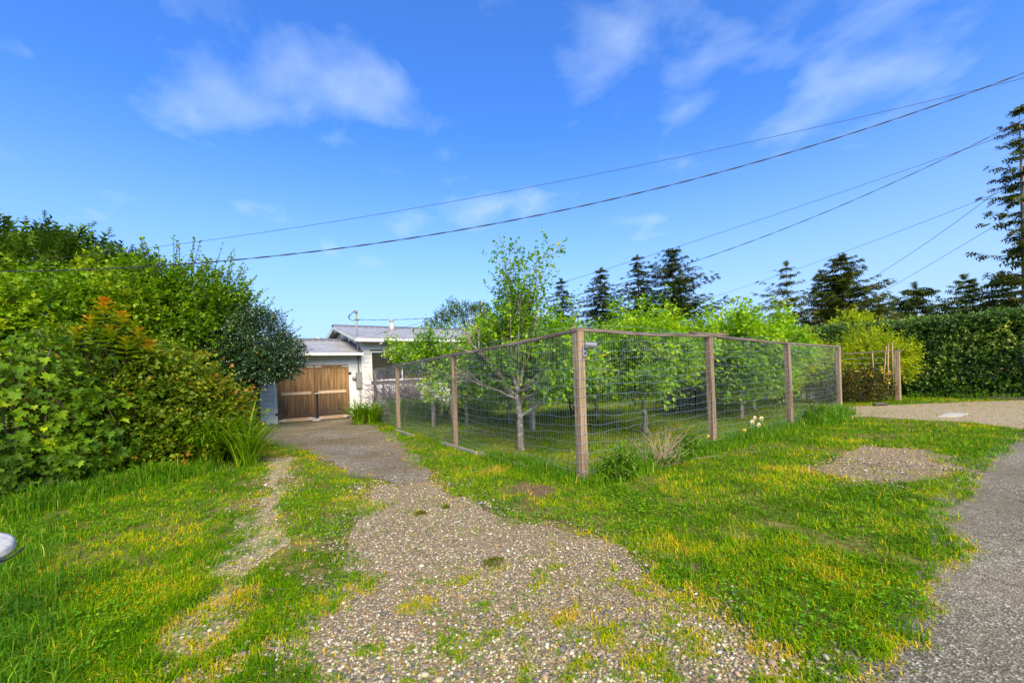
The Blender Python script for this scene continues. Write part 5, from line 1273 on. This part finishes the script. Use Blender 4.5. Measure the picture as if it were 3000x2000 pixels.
hedge_box(mb, 23.35, 25.0, -6.8, 14, 2.7, 2600, 74, .28, .25)
part('foliage', mb, M['hedge'], t, False, 'stuff')
ms = MB(); r_h = np.random.default_rng(73)
for y in np.arange(-9.5, 13.6, .7): ms.tube([(24.2 + r_h.normal(0, .2), y, -.1), (24.1 + r_h.normal(0, .2), y + .1, 1.0), (24.2 + r_h.normal(0, .3), y + .2, 2.3)], [.06, .045, .02], 6)
part('stem', ms, M['bark_dark'], t, True, 'stuff')
flower_clusters(t, hb, 170, 'petal_pink', 6, .06, 5, spread=.04)
shrub('yellow_green_shrub', 'yellow green leafy shrub in front of the clipped hedge', 'shrub', (20.9, 6.2, 0), [(20.8, 6.2, 1.8, .95, .9, 1.05), (21.4, 5.4, 1.6, .8, .8, .85), (20.2, 6.6, 1.2, .9, .8, .9)], 'yellow_shrub', 2200, .3, 7, .085, .6, T_DIAMOND, 72, 7, tn=.5, lump=.2)
t = shrub('bronze_shrub', 'low dark bronze shrub with yellow flowers beside gate post', 'shrub', (19.3, 5.7, 0), [(19.3, 5.75, .62, .95, .6, .68), (18.3, 6.3, .7, .8, .7, .75), (19.9, 5.5, .5, .5, .5, .55)], 'bronze_shrub', 1700, .22, 7, .06, .6, T_DIAMOND, 73, 6)
flower_clusters(t, [(19.2, 5.6, .95, .9, .5, .3)], 26, 'petal_yellow', 8, .06, 5)
shrub('yellow_green_shrub', 'light green leafy shrub rising behind the last fence post', 'shrub', (16.9, 7.4, 0), [(16.8, 7.3, 1.7, 1.2, 1.0, 1.15), (17.9, 7.2, 1.3, .9, .8, 1.0)], 'yellow_shrub', 2000, .28, 7, .085, .6, T_DIAMOND, 74, 6, tn=.36, lump=.2)
blob_tree('yellow_green_tree', 'small yellow green tree showing above the clipped hedge', (29.4, 9.2, 0), .1, [(29.4, 9.1, 3.0, 1.4, 1.3, 1.4), (29.0, 9.6, 2.2, 1.5, 1.3, 1.2)], 'yellow_shrub', 900, .4, 7, .14, .6, T_DIAMOND, 75, tn=.45)
shrub('low_ground_cover', 'low leafy weeds along the foot of the clipped hedge', 'weeds', (22.3, 3.5, 0), [(22.5, y, .05, .45, 1.3, .10) for y in (-3, -1, 1, 3, 4.6)], 'green_shrub', 900, .10, 6, .05, .6, T_DIAMOND, 76, 5, tn=.5, zmin=.01)

# ------------------------------------------------------------------ background conifers
cg = None
conifer('spruce_tree', 'dark sparse spruce nearest the apple tree shoots', 29.8, 34.2, 11.2, 4.6, 'spruce', 201, .1, 24, 8, .3, .75, 1.0, top_sharp=.62)
conifer('spruce_tree', 'dark full spruce second along the far row', 34.7, 33.3, 12.7, 5.0, 'spruce', 202, .08, 30, 9, .35, .8, 1.2, top_sharp=.62)
conifer('spruce_tree', 'slim spruce with bare needle like tip in the far row', 36.5, 29.7, 13.5, 4.8, 'spruce', 203, .08, 28, 8, .3, .75, 1.1, irregular=.3, top_sharp=.62)
conifer('spruce_tree', 'tallest broad spruce with uplifted side branches', 37.8, 26.4, 13.5, 6.2, 'spruce', 204, .1, 30, 9, .15, .85, 1.2, upturn=.35, irregular=.3, top_sharp=.62)
conifer('cypress_conifer', 'open flat layered conifer standing alone behind the shrubs', 46.1, 19.5, 11.4, 4.0, 'spruce_olive', 205, .15, 13, 6, .1, .85, 1.3, upturn=.25, irregular=.45, top_sharp=.6)
conifer('cypress_conifer', 'bushy twin topped conifer behind the clipped hedge', 53.0, 17.3, 12.4, 5.2, 'spruce_olive', 206, .08, 24, 8, .15, 1.1, 1.5, upturn=.3, irregular=.25, top_sharp=.5)
conifer('cypress_conifer', 'slender companion stem beside the bushy conifer', 51.4, 18.5, 10.9, 2.8, 'spruce_olive', 207, .2, 20, 6, .15, .9, 1.2, upturn=.3, top_sharp=.6)
conifer('cypress_conifer', 'short dark conifer right beside the bushy twin topped one', 58.4, 16.1, 8.4, 3.6, 'spruce', 208, .06, 16, 7, .1, 1.1, 1.3, upturn=.2, top_sharp=.6)
conifer('pine_tree', 'broad dark pine above the clipped hedge', 67.5, 14.8, 10.0, 5.5, 'spruce', 209, .05, 18, 8, .05, 1.4, 1.4, upturn=.2, top_sharp=.45)
conifer('pine_tree', 'dark pine with narrow top between broad pine and tall conifer', 72.4, 11.6, 10.9, 4.6, 'spruce', 210, .05, 18, 8, .05, 1.3, 1.3, upturn=.2, top_sharp=.6)
conifer('pine_tree', 'dark pine partly behind the bare trunk of tall conifer', 71.5, 8.6, 10.4, 4.4, 'spruce', 211, .05, 18, 8, .05, 1.3, 1.3, upturn=.2, top_sharp=.6)
conifer('tall_conifer', 'very tall conifer with long bare trunk and layered branches', 43.6, 4.3, 18.0, 2.4, 'spruce_olive', 212, .28, 22, 5, .12, .85, 1.2, upturn=.25, irregular=.45, top_sharp=.5, tr=.24, lean=.5)
conifer('spruce_tree', 'small dark conifer seen through the apple tree branches', 26.9, 36.2, 8.9, 2.4, 'spruce', 213, .08, 18, 6, .2, .7, 1.1)
blob_tree('round_tree', 'rounded dark green tree behind the house roof', (17.9, 33.8, 0), .3, [(17.9, 33.8, 5.0, 3.6, 3.0, 3.0), (19.6, 34.2, 3.8, 2.6, 2.5, 2.6)], 'cypress', 2600, .5, 7, .2, .5, T_DIAMOND, 214, tn=.6, shell=.35)
blob_tree('bare_tree', 'pale budding tree top just showing over the garage roof', (8.2, 36.5, 0), .2, [(8.2, 36.5, 3.6, 1.5, 1.3, 1.4)], 'bramble', 260, .5, 4, .06, .5, T_DIAMOND, 215, bark='twig', shoots=60, shoot_L=.9, tn=.6)
def build_pole():
    p = thing('utility_pole', 'distant wooden utility pole rising behind the house', 'utility pole', (20.1, 34.7, 0)); mb = MB(); mb.tube([(20.1, 34.7, -.3), (20.1, 34.7, 8.4)], [.14, .10], 8); part('pole', mb, M['bark_dark'], p, True)
    mb = MB(); mb.box(19.3, 20.9, 34.55, 34.65, 7.6, 7.72); part('crossarm', mb, M['bark_dark'], p)
build_pole()
def build_wood():
    r = np.random.default_rng(300); mb = MB(); Pl, Nl = [], []
    for i in range(46):
        a = YAW - 1.15 + 2.3 * i / 45; d = r.uniform(85, 110); x, y = d * math.sin(a), d * math.cos(a); h = r.uniform(3.0, 5.5)
        P, N = blob_points([(x, y, h * .45, 5.5, 5.5, h * .6)], 130, .3, .2, 400 + i); Pl.append(P); Nl.append(N)
    P, N = np.concatenate(Pl), np.concatenate(Nl)
    leaves(mb, P, N * .5 + np.array([0, 0, .8]) + r.normal(0, .4, P.shape), N + r.normal(0, .5, P.shape), 2.0 * (.6 + .7 * r.random(len(P))), .8, T_SPRAY, np.clip(clump_tone(P, .2, 7, .4, 1.0), 0, 1))
    o = mb.build('distant_wood', M['spruce_olive'], kind='stuff'); tag(o, 'low dark belt of distant woodland along the horizon', 'woodland')
build_wood()

# ------------------------------------------------------------------ small things
def build_daffodils():
    labs = {0: 'yellow cupped white daffodil in the bunch against the mesh', 1: 'single yellow daffodil low in the grass beside fence post', 2: 'small drooping yellow daffodil bud in grass below pear tree'}
    for i, (x, z, kind) in enumerate([(8.46, .39, 0), (8.56, .46, 0), (8.71, .31, 0), (8.82, .43, 0), (8.17, .26, 1), (6.95, .28, 2)]):
        y = 4.30; t = thing('daffodil', labs[kind], 'flower', (x, y, 0), 'bunch of white daffodils' if kind == 0 else None); r = np.random.default_rng(600 + i)
        mb = MB(); mb.tube([(x, y, 0), (x + .01, y + .005, z * .6), (x + .015, y - .01, z)], .005, 5); part('stem', mb, M['strap'], t, True)
        mb = MB(); straps(mb, x, y, 6, .3, .012, 700 + i, .4); part('leaf', mb, M['strap'], t)
        ax = unit(np.array([-.35 + r.normal(0, .2), -.9, .1 + r.normal(0, .15)])); A = unit(np.cross(ax, [0, 0, 1.])); B_ = np.cross(ax, A); c = np.array([x + .015, y - .015, z]); S = 1.25 if kind == 0 else 1.0
        mb = MB()
        for q in range(6):
            a = q * 1.047; d = A * math.cos(a) + B_ * math.sin(a); leaves(mb, c[None], (d + ax * .12)[None], ax[None], np.array([.042 * S]), .62, T_OVAL, np.array([.5]))
        part('petals', mb, M['petal_white' if kind == 0 else 'petal_yellow'], t)
        mb = MB(); mb.lathe([(.008, 0), (.014 * S, .012), (.019 * S, .026 * S)], 10, c, ax); part('trumpet', mb, M['petal_yellow'], t, True)
build_daffodils()
for i, (x, y, s_, lab) in enumerate([(1.71, 2.89, .075, 'flat clump of dark moss lying on the open gravel'), (1.72, 4.41, .05, 'small dark moss clump near the end of the old asphalt'), (2.03, 4.43, .03, 'tiny moss crumb beside a pale scrap on gravel')]):
    r = np.random.default_rng(800 + i); n = 240; mb = MB(); a = r.random(n) * 6.28; q = np.sqrt(r.random(n)) * s_
    P = np.stack([np.cos(a) * q * 1.3, np.sin(a) * q, .012 + .02 * (1 - q / s_)], 1); leaves(mb, P, r.normal(0, 1, P.shape) + [0, 0, .6], r.normal(0, 1, P.shape), .018, .6, T_DIAMOND, r.random(n))
    o = mb.build('moss_clump', M['moss'], None, False, None, (x, y, .01)); tag(o, lab, 'moss')
def build_cap():
    c = thing('metal_cap_post', 'round brushed metal cap with thin lever standing in long grass', 'metal post', (-1.235, 3.97, 0)); x, y = -1.235, 3.97
    mb = MB(); mb.tube([(x, y, -.1), (x, y, .44)], .045, 14); part('pipe', mb, M['galv'], c, True)
    ax = (.25, -.35, 1)
    mb = MB(); [mb.tube([(x + .118 * math.cos(a), y + .118 * math.sin(a), .545), (x + .121 * math.cos(a), y + .121 * math.sin(a), .552)], .008, 6) for a in (0.3, 2.4, 4.5)]; mb.lathe([(.05, -.09), (.075, -.06), (.105, -.035), (.125, -.03), (.125, -.012), (.118, -.008), (.118, .016), (.10, .024), (.03, .028)], 28, (x, y, .56), ax); part('cap', mb, M['galv'], c, True)
    mb = MB(); mb.lathe([(.045, 0), (.07, .02), (.07, .05), (.045, .06)], 16, (x, y, .42)); part('collar', mb, M['galv'], c, True)
    mb = MB(); mb.tube([(x + .03, y - .04, .45), (x + .10, y - .05, .47), (x + .17, y - .045, .52)], .007, 6); part('lever', mb, M['metal_dark'], c, True)
build_cap()
# soil scrape and edging by the corner post
M['soil_tan'] = gravel_mat('dusty brown soil', 60, [(.25, .18, .105), (.31, .23, .14), (.20, .145, .085), (.35, .28, .18)], (.24, .17, .095))
M['soil'] = gravel_mat('bare brown soil', 70, [(.14, .09, .05), (.20, .135, .075), (.10, .06, .035), (.24, .17, .10)], (.13, .08, .042))
sheet('soil_patch', [(2.9, 4.6), (3.3, 4.75), (3.6, 4.4), (3.2, 3.9), (2.8, 4.0)], .006, M['soil'], .05, 4)
sheet('soil_patch', [(7.9, 2.75), (9.3, 2.75), (9.5, 2.1), (8.9, 1.6), (8.1, 1.45), (7.7, 1.9)], .008, M['soil_tan'], .2, 2.0)
t = thing('timber_edging', 'pale weathered timber edging at the foot of the driveway fence', 'edging', (3.85, 8, 0))
for y0, y1 in ((5.2, 6.9), (7.0, 8.6), (10.2, 11.6)):
    mb = MB(); mb.beam((3.86, y0, .02), (3.87 + .02, y1, .025), .05, .08); part('timber', mb, M['grey_board'], t)
r = np.random.default_rng(900); n = 900; mb = MB()
x = np.concatenate([.9 + r.random(n // 2) * 3, 21.8 + r.random(n // 2) * 1.6]); y = np.concatenate([11.5 + r.random(n // 2) * 5.0, -2 + r.random(n // 2) * 7])
leaves(mb, np.stack([x, y, np.full(len(x), .022)], 1), np.stack([r.normal(size=len(x)), r.normal(size=len(x)), np.full(len(x), .1)], 1), np.tile([0, 0, 1.], (len(x), 1)) + r.normal(0, .25, (len(x), 3)), .04, .6, T_DIAMOND, .5 + .5 * r.random(len(x)))
o = mb.build('fallen_leaves', M['bramble'], kind='stuff'); tag(o, 'scattered dry fallen leaves on the drive and under the hedge', 'leaves')
mb = MB(); mb.add([(0, 0, 0), (.06, .01, .004), (.065, .05, .012), (.0, .045, .002)], [np.array([(0, 1, 2, 3)])]); o = mb.build('paper_scrap', M['cam_grey'], None, False, None, (2.36, 4.27, .02)); tag(o, 'pale scrap of paper lying on the gravel', 'litter')

def build_dead_weeds():
    t = thing('dry_weed_clump', 'clump of dry brown weed stems with dock leaves at fence foot', 'weeds', (5.5, 4.1, 0)); r = np.random.default_rng(41); ms = MB()
    for i in range(70):
        x, y = 5.5 + r.normal(0, .17), 4.1 + r.normal(0, .07); h = r.uniform(.2, .62); d = r.normal(0, .22, 2)
        ms.tube([(x, y, 0), (x + d[0] * .4, y + d[1] * .4, h * .6), (x + d[0], y + d[1], h)], [.004, .003, .0015], 4, .5, False)
    part('stem', ms, M['straw_stem'], t, True, 'stuff'); mb = MB(); n = 60; a = r.random(n) * 6.28
    leaves(mb, np.stack([5.55 + r.normal(0, .2, n), 4.02 + r.normal(0, .09, n), .04 + .12 * r.random(n)], 1), np.stack([np.cos(a), np.sin(a), .5 + .4 * r.random(n)], 1), np.tile([0, 0, 1.], (n, 1)) + r.normal(0, .3, (n, 3)), .13, .35, T_OVAL, .2 + .4 * r.random(n))
    part('leaf', mb, M['green_shrub'], t, False, 'stuff')
M['straw_stem'] = plain_mat('dry stem', (.36, .25, .17), .9, 0, .3, 20)
build_dead_weeds()
for i, (x, y, rr, lab) in enumerate([(4.45, 4.05, .28, 'leafy weed clump at the foot of the corner post'), (6.3, 4.25, .25, 'leafy weed clump between corner post and next post'), (11.9, 4.55, .42, 'bushy dark weeds beside the third roadside fence post')]):
    shrub('weed_clump', lab, 'weeds', (x, y, 0), [(x, y, .10, rr, rr * .5, .2 + rr * .4)], 'green_shrub', 130, .12, 6, .06, .5, T_DIAMOND, 950 + i, 3, tn=.4, zmin=.01)
